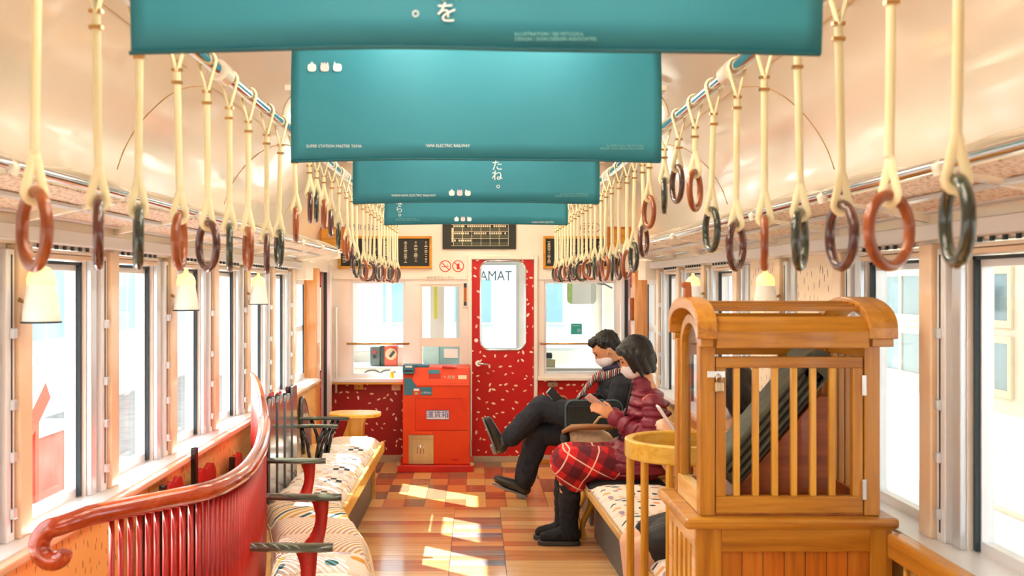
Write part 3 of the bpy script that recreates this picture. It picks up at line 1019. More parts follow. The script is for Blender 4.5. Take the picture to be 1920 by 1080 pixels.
def strap(sgn, D, zbot, key, ang, idx):
    side = 'left' if sgn < 0 else 'right'
    loc = (sgn * RX, D, RZ)
    t = thing('hand_strap', loc, 'ivory hand strap with %s wooden ring, %s from the camera on the %s rod' % (CN[key], ORD[idx], side), 'hand strap', 'hand straps hanging from the two rods')
    ztop = zbot - RZ + 2 * 0.0618                     # ring top, local
    sw = random.Random(idx * 7 + sgn).uniform(-0.006, 0.006)

    def put(mb, name, mat, smooth=True):
        me = mb.mesh(name)
        me.materials.append(mat)
        if smooth:
            me.polygons.foreach_set('use_smooth', [True] * len(me.polygons))
            me.set_sharp_from_angle(angle=math.radians(50))
        o = bpy.data.objects.new(name, me)
        COL.objects.link(o)
        o.parent = t
        return o
    # loop over the rod
    pts = [(0, 0, -0.075)]
    for q in range(11):
        a = math.radians(205 - 23 * q * 1.0)
        pts.append((0.021 * math.cos(a), 0, 0.021 * math.sin(a)))
    pts.append((0.001, 0, -0.075))
    put(MB().tube(pts, 0.0035, 8, ry=0.008, up=(1, 0, 0)), 'rod_loop', M['strap'])
    zb = ztop + 0.048
    pts = [(sw * q / 6, 0, -0.066 + (zb + 0.066) * q / 6) for q in range(7)]
    put(MB().tube(pts, 0.0075, 8, ry=0.0045, up=(1, 0, 0)), 'band', M['strap'])
    bk = MB()
    for z in (-0.072, -0.098):
        bk.box(-0.0105, 0.0105, -0.006, 0.006, z - 0.003, z + 0.003)
    put(bk, 'clip', M['brass'], False)
    # loop around the ring, turned with it
    ca, sa = math.cos(ang), math.sin(ang)
    pts = [(sw, 0, zb)]
    for q in range(9):
        a = math.radians(150 - 37.5 * q)
        a = math.radians(155 + 28.75 * q)
        lx = 0.0135 * math.cos(a)
        lz = 0.0135 * math.sin(a)
        pts.append((sw + lx * -sa, lx * ca, ztop - 0.0088 + lz))
    pts.append((sw + 0.001, 0, zb))
    put(MB().tube(pts, 0.0032, 8, ry=0.007, up=(ca, sa, 0)), 'ring_loop', M['strap'])
    r = bpy.data.objects.new('ring', ring_mesh(key))
    COL.objects.link(r)
    r.parent = t
    r.location = (sw, 0, zbot - RZ + 0.0618)
    r.rotation_euler = (0, 0, ang)
    r['label'] = CN[key] + ' wooden ring'


def edge(w, h):
    """turn about the vertical that shows a ring w wide and h high"""
    return math.acos(max(0.0, min(1.0, (w - 0.14 * h) / (0.86 * h))))


LEFT = [(70, 512, 'brown', 66 / 162), (180, 508, 'maroon', .1), (262, 508, 'green', .17), (332, 508, 'brown', .28), (388, 511, 'maroon', .46), (430, 510, 'green', .13), (466, 508, 'brown', .26), (500, 515, 'maroon', .15), (526, 502, 'green', .27), (552, 455, 'brown', .18),
        (580, 420, 'maroon', .16), (594, 418, 'green', .16), (607, 430, 'brown', .2), (622, 446, 'maroon', .2), (636, 468, 'green', .2), (649, 490, 'brown', .2), (659, 508, 'maroon', .15), (668, 522, 'green', .4), (680, 528, 'brown', .45)]
RIGHT = [(1800, 505, 'green', 66 / 180), (1672, 510, 'brown', .60), (1572, 510, 'maroon', .46), (1495, 509, 'green', .28), (1433, 509, 'brown', .12), (1382, 510, 'maroon', .40), (1338, 475, 'green', .39), (1303, 398, 'brown', .38), (1273, 383, 'maroon', .38), (1246, 402, 'green', .17),
         (1218, 430, 'brown', .42), (1205, 483, 'maroon', .35), (1190, 512, 'green', .35), (1176, 525, 'brown', .4), (1161, 526, 'maroon', .35), (1147, 527, 'green', .15), (1137, 527, 'brown', .4), (1127, 528, 'maroon', .25)]
for sgn, rows in ((-1, LEFT), (1, RIGHT)):
    lastD, lastk, idx = 0, 0, 0
    for (px, py, key, wr) in rows:
        D = RX * FPX / abs(px - VPX)
        z = CAMH - (py - VPY) * D / FPX
        strap(sgn, D, z, key, edge(wr, 1.0) * (1 if idx % 2 else -1) - math.atan2(sgn * RX, D), idx)
        lastD = D
        idx += 1
    cyc = ['brown', 'maroon', 'green']
    k = cyc.index(rows[-1][2]) + 1
    rr_ = random.Random(5 + sgn)
    D = lastD + 0.232
    while D < 8.5 and idx < len(ORD):
        strap(sgn, D, 1.515 + rr_.uniform(-0.006, 0.006), cyc[k % 3], rr_.uniform(0.7, 1.55) * rr_.choice((-1, 1)), idx)
        D += 0.232
        idx += 1
        k += 1

# ================================================================= HANGING BANNERS
BW, BH, BZ = 1.03, 0.364, 1.84
BAN = [(1.591, 'large teal banner nearest the camera, cut by the top of the picture', 0.0),
       (2.976, 'second teal banner from the camera, with three fruit emblems at its upper left', 0.4),
       (4.474, 'third teal banner from the camera, with a short column of Japanese lettering', 0.9),
       (6.02, 'smallest teal banner, farthest from the camera above the timetable board', 1.7)]


def emblem(t, x, y, z, s, kind):
    pts = []
    for k in range(24):
        a = 2 * math.pi * k / 24
        r = (abs(math.cos(a)) ** 3.2 + abs(math.sin(a)) ** 3.2) ** (-1 / 3.2)
        pts.append((x + s * 0.46 * r * math.cos(a), y, z + s * 0.42 * r * math.sin(a)))
    mb = MB().prism(pts, (0, 0.0006, 0))
    if kind == 0:
        mb.prism([(x - s * .22, y, z + s * .36), (x + s * .22, y, z + s * .36), (x, y, z + s * .66)], (0, 0.0006, 0))
    elif kind == 1:
        for q in (-.3, 0, .3):
            mb.prism([(x + s * (q - .14), y, z + s * .36), (x + s * (q + .14), y, z + s * .36), (x + s * q, y, z + s * .6)], (0, 0.0006, 0))
    else:
        mb.prism([(x - s * .42, y, z + s * .3), (x - s * .1, y, z + s * .36), (x - s * .34, y, z + s * .66)], (0, 0.0006, 0))
    e = mb.build('emblem', M['white_print'] if kind != 1 else M['pink_print'], t)
    for i in (-1, 0, 1):
        for j in (-1, 0, 1):
            pass


for i, (D, label, ph) in enumerate(BAN):
    t = thing('hanging_banner', (0, D, BZ), label, 'banner', 'teal banners hung across the aisle')
    mb = MB()
    nx, nz = 40, 8
    fy = lambda x, z: D + 0.010 * math.sin(x * 5.5 + ph) * (1 - (z - BZ) / BH) + 0.004 * math.sin(x * 13 + ph * 2)
    fz = lambda x, z: z - 0.008 * (abs(x) / 0.515) ** 2 * (1 - (z - BZ) / BH)
    vs = []
    for j in range(nz + 1):
        for k in range(nx + 1):
            x = -BW / 2 + BW * k / nx
            x = x * (1 + 0.006 * math.sin(3 * j / nz + ph))
            z = BZ + BH * j / nz
            vs.append((x + (3 / 1257 if i == 0 else 0.002), fy(x, z), fz(x, z)))
    fs = [(j * (nx + 1) + k, j * (nx + 1) + k + 1, (j + 1) * (nx + 1) + k + 1, (j + 1) * (nx + 1) + k) for j in range(nz) for k in range(nx)]
    sh = mb.add(vs, fs).build('sheet', M['banner'], t, smooth=True)
    so = sh.modifiers.new('solid', 'SOLIDIFY')
    so.thickness = 0.0018
    hp = [(-BW / 2 + BW * k / nx, fy(-BW / 2 + BW * k / nx, BZ), fz(-BW / 2 + BW * k / nx, BZ)) for k in range(nx + 1)]
    MB().tube(hp, 0.0032, 6).build('hem', M['banner_hem'], t)
    MB().tube([(-BW / 2 - 0.01, D, BZ + BH), (BW / 2 + 0.01, D, BZ + BH)], 0.006, 8).build('top_bar', M['alu'], t, smooth=True)
    for x in (-0.42, 0.42):
        MB().tube([(x, D, BZ + BH), (x, D, 2.30 if abs(x) > 0.3 else 2.32)], 0.003, 6).build('hook', M['alu'], t)
    s_ = FPX / D

    def bp(px, py):
        x = (px - VPX) / s_
        z = CAMH - (py - VPY) / s_
        return (x, fy(x, z) - 0.0035, z)
    if i == 0:
        for (px, py, ch) in ((838, 28, 'を'), (838, -14, '駅'), (793, 20, '。'), (793, -18, 'す')):
            text('lettering', ch, 0.034, bp(px, py), M['white_print'], t)
        text('credit_line', 'ILLUSTRATION / EIJI MITOOKA\nDESIGN / DON DESIGN ASSOCIATES', 0.0075, bp(965, 68), M['pale_print'], t, 'LEFT', xs=1.0)
    elif i == 1:
        for q, px in enumerate((585, 609, 633)):
            p = bp(px, 127)
            emblem(t, p[0], p[1], p[2], 0.026, q)
        text('credit_line', 'SUPER STATION MASTER TAMA', 0.0115, bp(627, 275), M['white_print'], t, xs=0.95)
        text('credit_line', 'WAKAYAMA ELECTRIC RAILWAY', 0.0115, bp(828, 274), M['white_print'], t, xs=0.92)
        text('credit_line', 'ILLUSTRATION / EIJI MITOOKA\nDESIGN / DON DESIGN ASSOCIATES', 0.0075, bp(1207, 276), M['pale_print'], t, 'RIGHT', xs=1.0)
    elif i == 2:
        for q, ch in enumerate('またね'):
            text('lettering', ch, 0.048, bp(932, 292 + q * 19), M['white_print'], t)
        text('lettering', '。', 0.05, bp(941, 345), M['white_print'], t)
        for q, px in enumerate((847, 862, 877)):
            p = bp(px, 362)
            emblem(t, p[0], p[1], p[2], 0.026, q)
        text('credit_line', 'WAKAYAMA ELECTRIC RAILWAY', 0.0125, bp(776, 367), M['white_print'], t)
        text('credit_line', 'ILLUSTRATION / EIJI MITOOKA\nDESIGN / DON DESIGN ASSOCIATES', 0.0085, bp(1103, 366), M['pale_print'], t, 'RIGHT')
    else:
        for q, ch in enumerate('さようなら'):
            text('lettering', ch, 0.046, bp(749, 393.5 - (4 - q) * 13.5), M['white_print'], t)
        text('lettering', '。', 0.05, bp(755, 400), M['white_print'], t)
        for q, px in enumerate((856, 868, 880)):
            p = bp(px, 411)
            emblem(t, p[0], p[1], p[2], 0.027, q)
        text('credit_line', 'ILLUSTRATION / EIJI MITOOKA\nDESIGN / DON DESIGN ASSOCIATES', 0.0085, bp(742, 412), M['pale_print'], t, 'LEFT')
        text('credit_line', 'WAKAYAMA ELECTRIC RAILWAY', 0.0125, bp(1028, 417), M['white_print'], t)

# ================================================================= LUGGAGE RACKS
for sgn, side in ((-1, 'left'), (1, 'right')):
    t = thing('luggage_rack', (sgn * 1.2, 3.6, 1.68), 'chrome and mesh luggage rack along the %s windows' % side, 'luggage rack')
    y0, y1 = 0.2, 7.35
    xf = 0.93
    MB().tube([(sgn * xf, y0, 1.728), (sgn * xf, y1, 1.728)], 0.013, 12).build('front_rail', M['chrome'], t, smooth=True, sharp=50)
    MB().tube([(sgn * (xf + 0.075), y0, 1.748), (sgn * (xf + 0.075), y1, 1.748)], 0.011, 12).build('upper_rail', M['chrome'], t, smooth=True, sharp=50)
    MB().tube([(sgn * 1.19, y0, 1.684), (sgn * 1.19, y1, 1.684)], 0.010, 10).build('rear_rail', M['alu'], t, smooth=True, sharp=50)
    k = 0
    yy = P0 + PW / 2 - 3 * PITCH
    while yy < y1 + 0.1:
        yn = yy + PITCH
        # cross bearer and curved bracket from the wall
        MB().prism([(sgn * 1.235, yy - 0.014, 1.648), (sgn * 1.235, yy - 0.014, 1.69), (sgn * (xf + 0.03), yy - 0.014, 1.718), (sgn * (xf + 0.03), yy - 0.014, 1.704)], (0, 0.028, 0)).build('bearer', M['cream'], t, bevel=0.003)
        pth = [(sgn * (1.235 - 0.30 * q / 10), yy, 1.735 + 0.045 * math.sin(math.pi * (0.15 + 0.85 * q / 10)) + 0.02 * (1 - q / 10)) for q in range(11)]
        pth += [(sgn * (xf - 0.012), yy, 1.722), (sgn * (xf - 0.006), yy, 1.708)]
        MB().tube(pth, 0.012, 10).build('bracket', M['cream'], t, smooth=True, sharp=60)
        if yn < y1 + 0.1:
            MB().prism([(sgn * 1.18, yy + 0.03, 1.682), (sgn * 1.18, yy + 0.03, 1.686), (sgn * (xf + 0.015), yy + 0.03, 1.714), (sgn * (xf + 0.015), yy + 0.03, 1.710)], (0, PITCH - 0.06, 0)).build('mesh_panel', M['mesh'], t)
            MB().prism([(sgn * 1.06, yy + 0.02, 1.686), (sgn * 1.06, yy + 0.02, 1.694), (sgn * 1.04, yy + 0.02, 1.696), (sgn * 1.04, yy + 0.02, 1.688)], (0, PITCH - 0.04, 0)).build('mesh_bar', M['alu'], t)
        yy = yn
    box('rack_end', M['cream'], t, *sorted((sgn * 0.93, sgn * 1.24)), 7.33, 7.35, 1.675, 1.74, 0.004)

# ================================================================= SCONCE LAMPS ON THE PILLARS
for sgn, ks in ((-1, (0, 2, 4)), (1, (2, 4))):
    for n_, k in enumerate(ks):
        yy = P0 + k * PITCH + PW / 2 + 0.02
        side = 'left' if sgn < 0 else 'right'
        x = sgn * 1.165
        lab = {(-1, 0): 'bell-shaped glass wall lamp nearest the camera on the left pillars', (-1, 2): 'bell-shaped glass wall lamp in the middle of the left pillars', (-1, 4): 'bell-shaped glass wall lamp farthest away on the left pillars', (1, 2): 'glowing bell-shaped wall lamp above the wooden cage on the right', (1, 4): 'far bell-shaped wall lamp on the right, behind the cage roof knob'}[(sgn, k)]
        t = thing('wall_lamp', (x, yy, 1.385), lab, 'lamp', 'bell-shaped lamps on the window pillars')
        prof_ = [(0.0485, 0.0), (0.050, 0.004), (0.047, 0.03), (0.043, 0.06), (0.0385, 0.085), (0.0365, 0.10)]
        MB().lathe(prof_, (x, yy, 1.388), 24).build('lamp_shade', M['lamp_shade'], t, smooth=True, sharp=70)
        prof_ = [(0.0365, 0.10), (0.038, 0.115), (0.034, 0.132), (0.022, 0.147), (0.010, 0.152), (0.008, 0.166), (0.002, 0.170)]
        MB().lathe(prof_, (x, yy, 1.388), 24).build('lamp_top', M['lamp_cap'], t, smooth=True, sharp=70)
        MB().tube([(x + 0.0505 * math.cos(a * math.pi / 12), yy + 0.0505 * math.sin(a * math.pi / 12), 1.389) for a in range(24)], 0.0025, 6, closed=True).build('rim', M['dark'], t)
        MB().tube([(sgn * 1.225, yy, 1.45), (sgn * 1.205, yy, 1.44), (x + sgn * 0.045, yy, 1.415), (x + sgn * 0.049, yy, 1.395)], 0.006, 8).build('bracket', M['brass'], t, smooth=True)

# ================================================================= LEFT SIDE SEATING
def lerp_curve(pts, d):
    if d <= pts[0][0]:
        (a, b), (c, e) = pts[0], pts[1]
        return b + (e - b) * (d - a) / (c - a)
    for i in range(len(pts) - 1):
        if pts[i][0] <= d <= pts[i + 1][0]:
            # smooth (Catmull-Rom on x, monotone in d)
            p0 = pts[max(i - 1, 0)]
            p1, p2 = pts[i], pts[i + 1]
            p3 = pts[min(i + 2, len(pts) - 1)]
            h = p2[0] - p1[0]
            m1 = (p2[1] - p0[1]) / max(p2[0] - p0[0], 1e-6)
            m2 = (p3[1] - p1[1]) / max(p3[0] - p1[0], 1e-6)
            t = (d - p1[0]) / h
            return (2 * t ** 3 - 3 * t ** 2 + 1) * p1[1] + (t ** 3 - 2 * t ** 2 + t) * h * m1 + (-2 * t ** 3 + 3 * t ** 2) * p2[1] + (t ** 3 - t ** 2) * h * m2
    return pts[-1][1]


def cushion(name, mat, quad, z0, h, label, group, n=14):
    """padded seat cushion on a four-cornered base: quad = back0, back1, front1, front0 as (x, y)"""
    b0, b1, f1, f0 = [Vector((q[0], q[1], 0)) for q in quad]
    c = (b0 + b1 + f1 + f0) / 4
    mb = MB()
    vs, fs = [], []
    for j in range(n + 1):
        for i in range(n + 1):
            u, v = i / n, j / n
            p = (b0 * (1 - u) + b1 * u) * (1 - v) + (f0 * (1 - u) + f1 * u) * v
            a, b = abs(2 * u - 1), abs(2 * v - 1)
            e = (1 - a ** 2.6) * (1 - b ** 5)
            z = z0 + 0.010 + (h - 0.010) * max(e, 0) ** 0.5
            vs.append((p.x, p.y, z))
    for j in range(n):
        for i in range(n):
            fs.append((j * (n + 1) + i, j * (n + 1) + i + 1, (j + 1) * (n + 1) + i + 1, (j + 1) * (n + 1) + i))
    ring_ = [i for i in range(n + 1)] + [(j * (n + 1) + n) for j in range(1, n + 1)] + [n * (n + 1) + i for i in range(n - 1, -1, -1)] + [j * (n + 1) for j in range(n - 1, 0, -1)]
    o = len(vs)
    for i in ring_:
        vs.append((vs[i][0], vs[i][1], z0))
    m = len(ring_)
    for k in range(m):
        fs.append((ring_[k], ring_[(k + 1) % m], o + (k + 1) % m, o + k))
    fs.append(tuple(range(o, o + m)))
    mb.add(vs, fs)
    t = thing(name, (c.x, c.y, z0), label, 'cushion', group)
    mb.build('cover', mat, t, smooth=True, sharp=70)
    # piping along the front edge
    ed = [(vs[j][0], vs[j][1], z0 + 0.008) for j in ring_]
    MB().tube(ed, 0.004, 6, closed=True).build('piping', PIPE, t, smooth=True)
    return t


PIPE = base('cushion_piping', (206, 186, 160), 0.8)
BK = [(2.62, -1.04), (2.70, -0.97), (2.87, -0.85), (3.02, -0.755), (3.27, -0.722), (3.55, -0.738), (3.86, -0.776), (4.45, -0.88), (4.85, -0.97), (5.08, -1.045), (5.22, -1.10)]
FR = [(2.6, -0.42), (3.0, -0.32), (3.4, -0.33), (3.8, -0.355), (4.19, -0.40), (4.6, -0.47), (5.0, -0.58), (5.3, -0.65), (5.6, -0.655)]


def back_z(d):
    if d < 4.6:
        return 0.895
    t = (d - 4.6) / 0.62
    return 0.895 + 0.150 * t * t * (3 - 2 * t) if t < 1 else 1.045


sofa = thing('curved_sofa', (-0.8, 4.0, 0), 'crescent-shaped red wooden sofa with spindle back and scrolled end rail', 'sofa')
# seat base, following the crescent
mb = MB()
N = 26
vs = []
for i in range(N + 1):
    d = 2.95 + (5.22 - 2.95) * i / N
    bxx, fxx = lerp_curve(BK, d) - 0.01, lerp_curve(FR, d)
    vs += [(bxx, d, 0.30), (fxx, d, 0.30), (fxx, d, 0.375), (bxx, d, 0.375)]
fs = [(0, 1, 2, 3), (N * 4 + 3, N * 4 + 2, N * 4 + 1, N * 4)]
for i in range(N):
    for k in range(4):
        l = (k + 1) % 4
        fs.append((i * 4 + k, (i + 1) * 4 + k, (i + 1) * 4 + l, i * 4 + l))
mb.add(vs, fs).build('seat_base', M['oak_pale'], sofa)
mb = MB()
vs = []
for i in range(N + 1):
    d = 2.97 + (5.20 - 2.97) * i / N
    fxx = lerp_curve(FR, d) - 0.07
    vs += [(fxx - 0.02, d, 0.0), (fxx, d, 0.0), (fxx, d, 0.30), (fxx - 0.02, d, 0.30)]
mb.add(vs, fs).build('front_panel', M['grey_panel'], sofa)
# spindles
sp_me = MB().tube([(0, 0, 0), (0, 0, 0.5), (0, 0, 1.0)], [0.0075, 0.0085, 0.0075], 8).mesh('spindle')
sp_me.materials.append(M['red_wood'])
sp_me.polygons.foreach_set('use_smooth', [True] * len(sp_me.polygons))
d = 2.745
while d < 5.2:
    x = lerp_curve(BK, d)
    x2 = lerp_curve(BK, d + 0.002)
    ob = bpy.data.objects.new('spindle', sp_me)
    COL.objects.link(ob)
    ob.parent = sofa
    z0 = 0.36
    ob.location = (x - sofa.location.x, d - sofa.location.y, z0)
    ob.scale = (1, 1, back_z(d) - z0)
    d += 0.0285 / math.sqrt(1 + ((x2 - x) / 0.002) ** 2)
# top rail with scroll and the rising tip
path, rad = [], []
cx, cz, cy = -1.025, 0.848, 2.61
for q in range(17):                     # scroll: starts at the inner tip
    a = math.radians(-20 - 250 * (q / 16) + 0)
    r = 0.026 + 0.024 * (q / 16)
    path.append((cx + r * math.cos(a), cy - 0.012 + 0.012 * q / 16, cz + r * math.sin(a)))
    rad.append(0.0185 + 0.007 * min(1, q / 6))
for i in range(1, 60):
    d = 2.645 + (5.24 - 2.645) * i / 59
    path.append((lerp_curve(BK, d), d, back_z(d) + 0.012))
    k = max(0, (d - 4.5) / 0.74)
    rad.append(0.0265 - 0.016 * k)
MB().tube(path, rad, 14).build('top_rail', M['red_rail'], sofa, smooth=True, sharp=60)
# armrests: dark olive flat tops on curved red posts
for (d, xa, xb) in ((3.42, -0.775, -0.455), (4.23, -0.845, -0.53), (5.11, -1.03, -0.715)):
    pts, rs = [], []
    for q in range(13):
        u = q / 12
        pts.append((xa + (xb - xa) * u, d - 0.02 * math.sin(u * 2.2), 0.652))
        rs.append(0.020 + 0.016 * min(1, u * 1.6) if u < 0.9 else 0.036 * (1.0 - (u - 0.9) * 4.0))
    arm = MB().tube(pts, [0.014] * 13, 12, ry=rs, up=(0, 0, 1)).build('armrest', M['olive'], sofa, smooth=True, sharp=60)
    pts, rs = [], []
    xp = xb - 0.085
    for q in range(9):
        u = q / 8
        pts.append((xp + 0.012 * math.sin(u * 3.1) - 0.045 * (1 - u) ** 2, d - 0.015, 0.43 + 0.21 * u))
        rs.append(0.046 - 0.075 * u + 0.064 * u * u)
    MB().tube(pts, [max(r, 0.024) for r in rs], 12, ry=[0.016] * 9, up=(1, 0, 0)).build('arm_post', M['red_wood'], arm, smooth=True, sharp=60)

ORDC = ORD
# cushions on the crescent
cut = [2.97, 3.29, 3.60, 3.91, 4.22, 4.53, 4.84, 5.20]
pats = [0, 4, 2, 4, 2, 2, 1]
PN = ['dotted', 'striped', 'finely striped', 'checked', 'large-dotted']
for i in range(len(cut) - 1):
    a, b = cut[i] + 0.003, cut[i + 1] - 0.003
    q = [(lerp_curve(BK, a) + 0.035, a), (lerp_curve(BK, b) + 0.035, b), (lerp_curve(FR, b) - 0.012, b), (lerp_curve(FR, a) - 0.012, a)]
    cushion('seat_cushion', PAT[pats[i]], q, 0.376, 0.085, '%s seat cushion on the red crescent sofa, %s from the camera' % (PN[pats[i]], ORDC[i]), 'cushions of the crescent sofa')

# ---- straight bench beyond, up to the small table
bench = thing('long_bench', (-0.9, 6.35, 0), 'long left bench with honey wood edge and tall dark slatted back', 'bench')
box('seat_base', M['oak_pale'], bench, -1.17, -0.665, 5.26, 7.46, 0.33, 0.385)
box('front_edge', M['oak_yellow'], bench, -0.664, -0.640, 5.26, 7.48, 0.325, 0.40, 0.006)
box('front_panel', M['grey_panel'], bench, -0.745, -0.725, 5.28, 7.44, 0.0, 0.33)
box('end_panel', M['oak_pale'], bench, -1.15, -0.70, 7.44, 7.46, 0.0, 0.33)
for i in range(6):
    a = 5.27 + i * 0.362 + 0.003
    cushion('seat_cushion', PAT[3] if i < 5 else PAT[2], [(-1.015, a), (-1.015, a + 0.356), (-0.668, a + 0.356), (-0.668, a)], 0.386, 0.07, '%s seat cushion on the straight left bench, %s from the crescent sofa' % ('checked' if i < 5 else 'finely striped', ORDC[i]), 'cushions of the straight left bench')
# tall notched back slats
def notched(y0, w, z0, z1, x, th=0.018, style=0):
    y1 = y0 + w
    if style == 0:
        top = [(y0, z1 - 0.03), (y0 + w * .18, z1), (y0 + w * .36, z1 - 0.045), (y0 + w * .5, z1 - 0.012), (y0 + w * .64, z1 - 0.045), (y0 + w * .82, z1), (y1, z1 - 0.03)]
    elif style == 1:
        top = [(y0, z1 - .004), (y0 + w * .15, z1), (y0 + w * .85, z1), (y1, z1 - .004)]
    else:
        top = [(y0, z1 - 0.05), (y0 + w * .12, z1 - 0.01), (y0 + w * .3, z1), (y0 + w * .5, z1 - 0.015), (y0 + w * .7, z1), (y0 + w * .88, z1 - 0.01), (y1, z1 - 0.05)]
    poly = [(x, y0, z0)] + [(x, a, b) for (a, b) in top] + [(x, y1, z0)]
    return MB().prism(poly, (th, 0, 0))


for (y0, w, z1, st) in ((5.30, 0.150, 0.925, 0), (5.52, 0.150, 0.915, 0), (5.74, 0.150, 0.898, 0), (5.96, 0.135, 0.925, 1)):
    notched(y0, w, 0.395, z1, -1.035, 0.014, st).build('back_slat', M['window_sheen'], bench, bevel=0.002)  # pale face paints the window reflection of the glossy black slat behind
    notched(y0 - 0.012, w + 0.016, 0.395, z1 + 0.002, -1.062, 0.022, st).build('back_slat', M['black'], bench, bevel=0.002)
    if st == 0:
        notched(y0 + 0.03, w - 0.04, 0.70, z1 + 0.012, -1.082, 0.016, st).build('slat_tip', M['red_wood'], bench, bevel=0.002)
# windsor-like hooped seat back with arms
for (yc, rx) in ((6.62, 0.15), (7.05, 0.15)):
    pts = []
    for q in range(21):
        a = math.pi * q / 20
        pts.append((-1.12 - 0.03 * math.sin(a), yc - rx * math.cos(a), 0.40 + 0.345 * math.sin(a) ** 0.7))
    MB().tube(pts, 0.016, 10).build('hoop', M['black'], bench, smooth=True)
    inner_ = [(p[0] + .004, yc + (p[1] - yc) * 0.9, 0.40 + (p[2] - 0.40) * 0.95) for p in pts]
    mbp = MB()
    mbp.prism(inner_, (0.012, 0, 0))
    mbp.build('back_panel', M['window_sheen'], bench)
for d in (6.36, 6.74):
    pts = [(-1.11, d, 0.648), (-0.98, d, 0.652), (-0.86, d - 0.01, 0.652), (-0.80 + (6.74 - d) * -0.05, d - 0.015, 0.650)]
    a_ = MB().tube(pts, 0.012, 10, ry=[0.022, 0.024, 0.026, 0.02], up=(0, 0, 1)).build('armrest', M['olive'], bench, smooth=True, sharp=60)
    for (xa, xb) in ((-1.04, -0.985), (-0.90, -0.955), (-0.865, -0.935)):
        MB().tube([(xa, d, 0.645), (xb + (xa - xb) * 0.35, d, 0.55), (xb, d, 0.43)], 0.011, 8).build('arm_spindle', M['black'], a_, smooth=True)

# ---- small oak table at the far end of the bench
t = thing('side_table', (-0.86, 7.66, 0), 'small rounded oak table at the far end of the left bench', 'table')
pts = [(x, z) for (x, z) in rrect(-0.865, 7.66, 0.185, 0.15, 0.12, 8)]
MB().prism([(p[0], p[1], 0.555) for p in pts], (0, 0, 0.026)).build('table_top', M['oak_yellow'], t, bevel=0.006)
prof_ = [(-0.06, 0.555), (0.065, 0.555), (0.045, 0.50), (0.038, 0.44), (0.045, 0.36), (0.075, 0.25), (0.08, 0.0), (-0.26, 0.0), (-0.26, 0.22), (-0.18, 0.33), (-0.10, 0.42), (-0.07, 0.50)]
MB().prism([(-0.845 + a, 7.58, b) for (a, b) in prof_], (0, 0.16, 0)).build('pedestal', M['oak_yellow_z'], t, bevel=0.006)

# ---- low cut-out boards between the sofa and the wall
t = thing('cutout_rack', (-1.13, 4.3, 0), 'row of red cut-out boards standing between crescent sofa and window wall', 'rack')
for (px, wpx, pyt, st) in ((272, 14, 945, 2), (322, 34, 897, 2), (382, 36, 872, 2), (442, 16, 850, 2)):
    d = 1.145 * FPX / (VPX - px)
    w_ = wpx * d * d / (1.145 * FPX)
    z1 = CAMH - (pyt - VPY) * d / FPX
    notched(d - w_ / 2, w_, 0.10, z1, -1.150, 0.02, st).build('board', M['red_wood'], t, bevel=0.002)
    notched(d - w_ / 2 - 0.03, 0.035, 0.10, z1 + (0.1 if wpx == 36 else 0.0), -1.150, 0.022, 1).build('upright', M['black'], t, bevel=0.002)
box('base_bar', M['red_wood'], t, -1.165, -1.125, 3.6, 5.15, 0.0, 0.10, 0.004)

# ================================================================= RIGHT SIDE: CAGE ON ITS CABINET
CN0, CF0 = 2.88, 3.31
CX0, CX1, CZ = 0.575, 1.145, 0.857
t = thing('cage_cabinet', (0.86, 3.1, 0), 'oak cabinet with moulded top carrying the wooden cage', 'cabinet')
box('countertop', M['oak_x'], t, 0.566, 1.147, CN0, CF0 + 0.02, CZ - 0.030, CZ, 0.010)
x0, x1 = 0.60, 1.135
y0, y1 = CN0 + 0.025, CF0
box('carcass', M['oak_z'], t, x0 + 0.02, x1 - 0.01, y0 + 0.02, y1 - 0.01, 0.03, CZ - 0.031)
box('top_rail', M['oak_x'], t, x0 + 0.07, x1 - 0.06, y0, y0 + 0.02, CZ - 0.095, CZ - 0.031, 0.002)
box('bottom_rail', M['oak_x'], t, x0 + 0.07, x1 - 0.06, y0, y0 + 0.02, 0.03, 0.12, 0.002)
box('stile', M['oak_z'], t, x0, x0 + 0.07, y0, y0 + 0.02, 0.0, CZ - 0.031, 0.002)
box('stile', M['oak_z'], t, x1 - 0.06, x1, y0, y0 + 0.02, 0.0, CZ - 0.031, 0.002)
npl = 7
for i in range(npl):
    a = x0 + 0.07 + (x1 - x0 - 0.13) * i / npl
    b = x0 + 0.07 + (x1 - x0 - 0.13) * (i + 1) / npl
    box('panel_board', wood('cabinet_board_%d' % i, (186 + 6 * (i % 3), 110, 30), (206, 132, 50), (150, 80, 16), 2), t, a + 0.001, b - 0.001, y0 + 0.011, y0 + 0.02, 0.12, CZ - 0.095, 0.001)
box('side_rail', M['oak_pale'], t, x0, x0 + 0.02, y0 + 0.02, y1, CZ - 0.09, CZ - 0.031, 0.002)
box('side_rail', M['oak_pale'], t, x0, x0 + 0.02, y0 + 0.02, y1, 0.0, 0.1, 0.002)
box('side_stile', M['oak_pale'], t, x0, x0 + 0.02, y0 + 0.02, y0 + 0.06, 0.1, CZ - 0.09, 0.002)
box('side_stile', M['oak_pale'], t, x0, x0 + 0.02, y1 - 0.04, y1, 0.1, CZ - 0.09, 0.002)
for i in range(4):
    yy = y0 + 0.10 + i * 0.07
    box('side_slat', M['oak_yellow_z'], t, x0 + 0.003, x0 + 0.019, yy, yy + 0.035, 0.1, CZ - 0.09, 0.002)

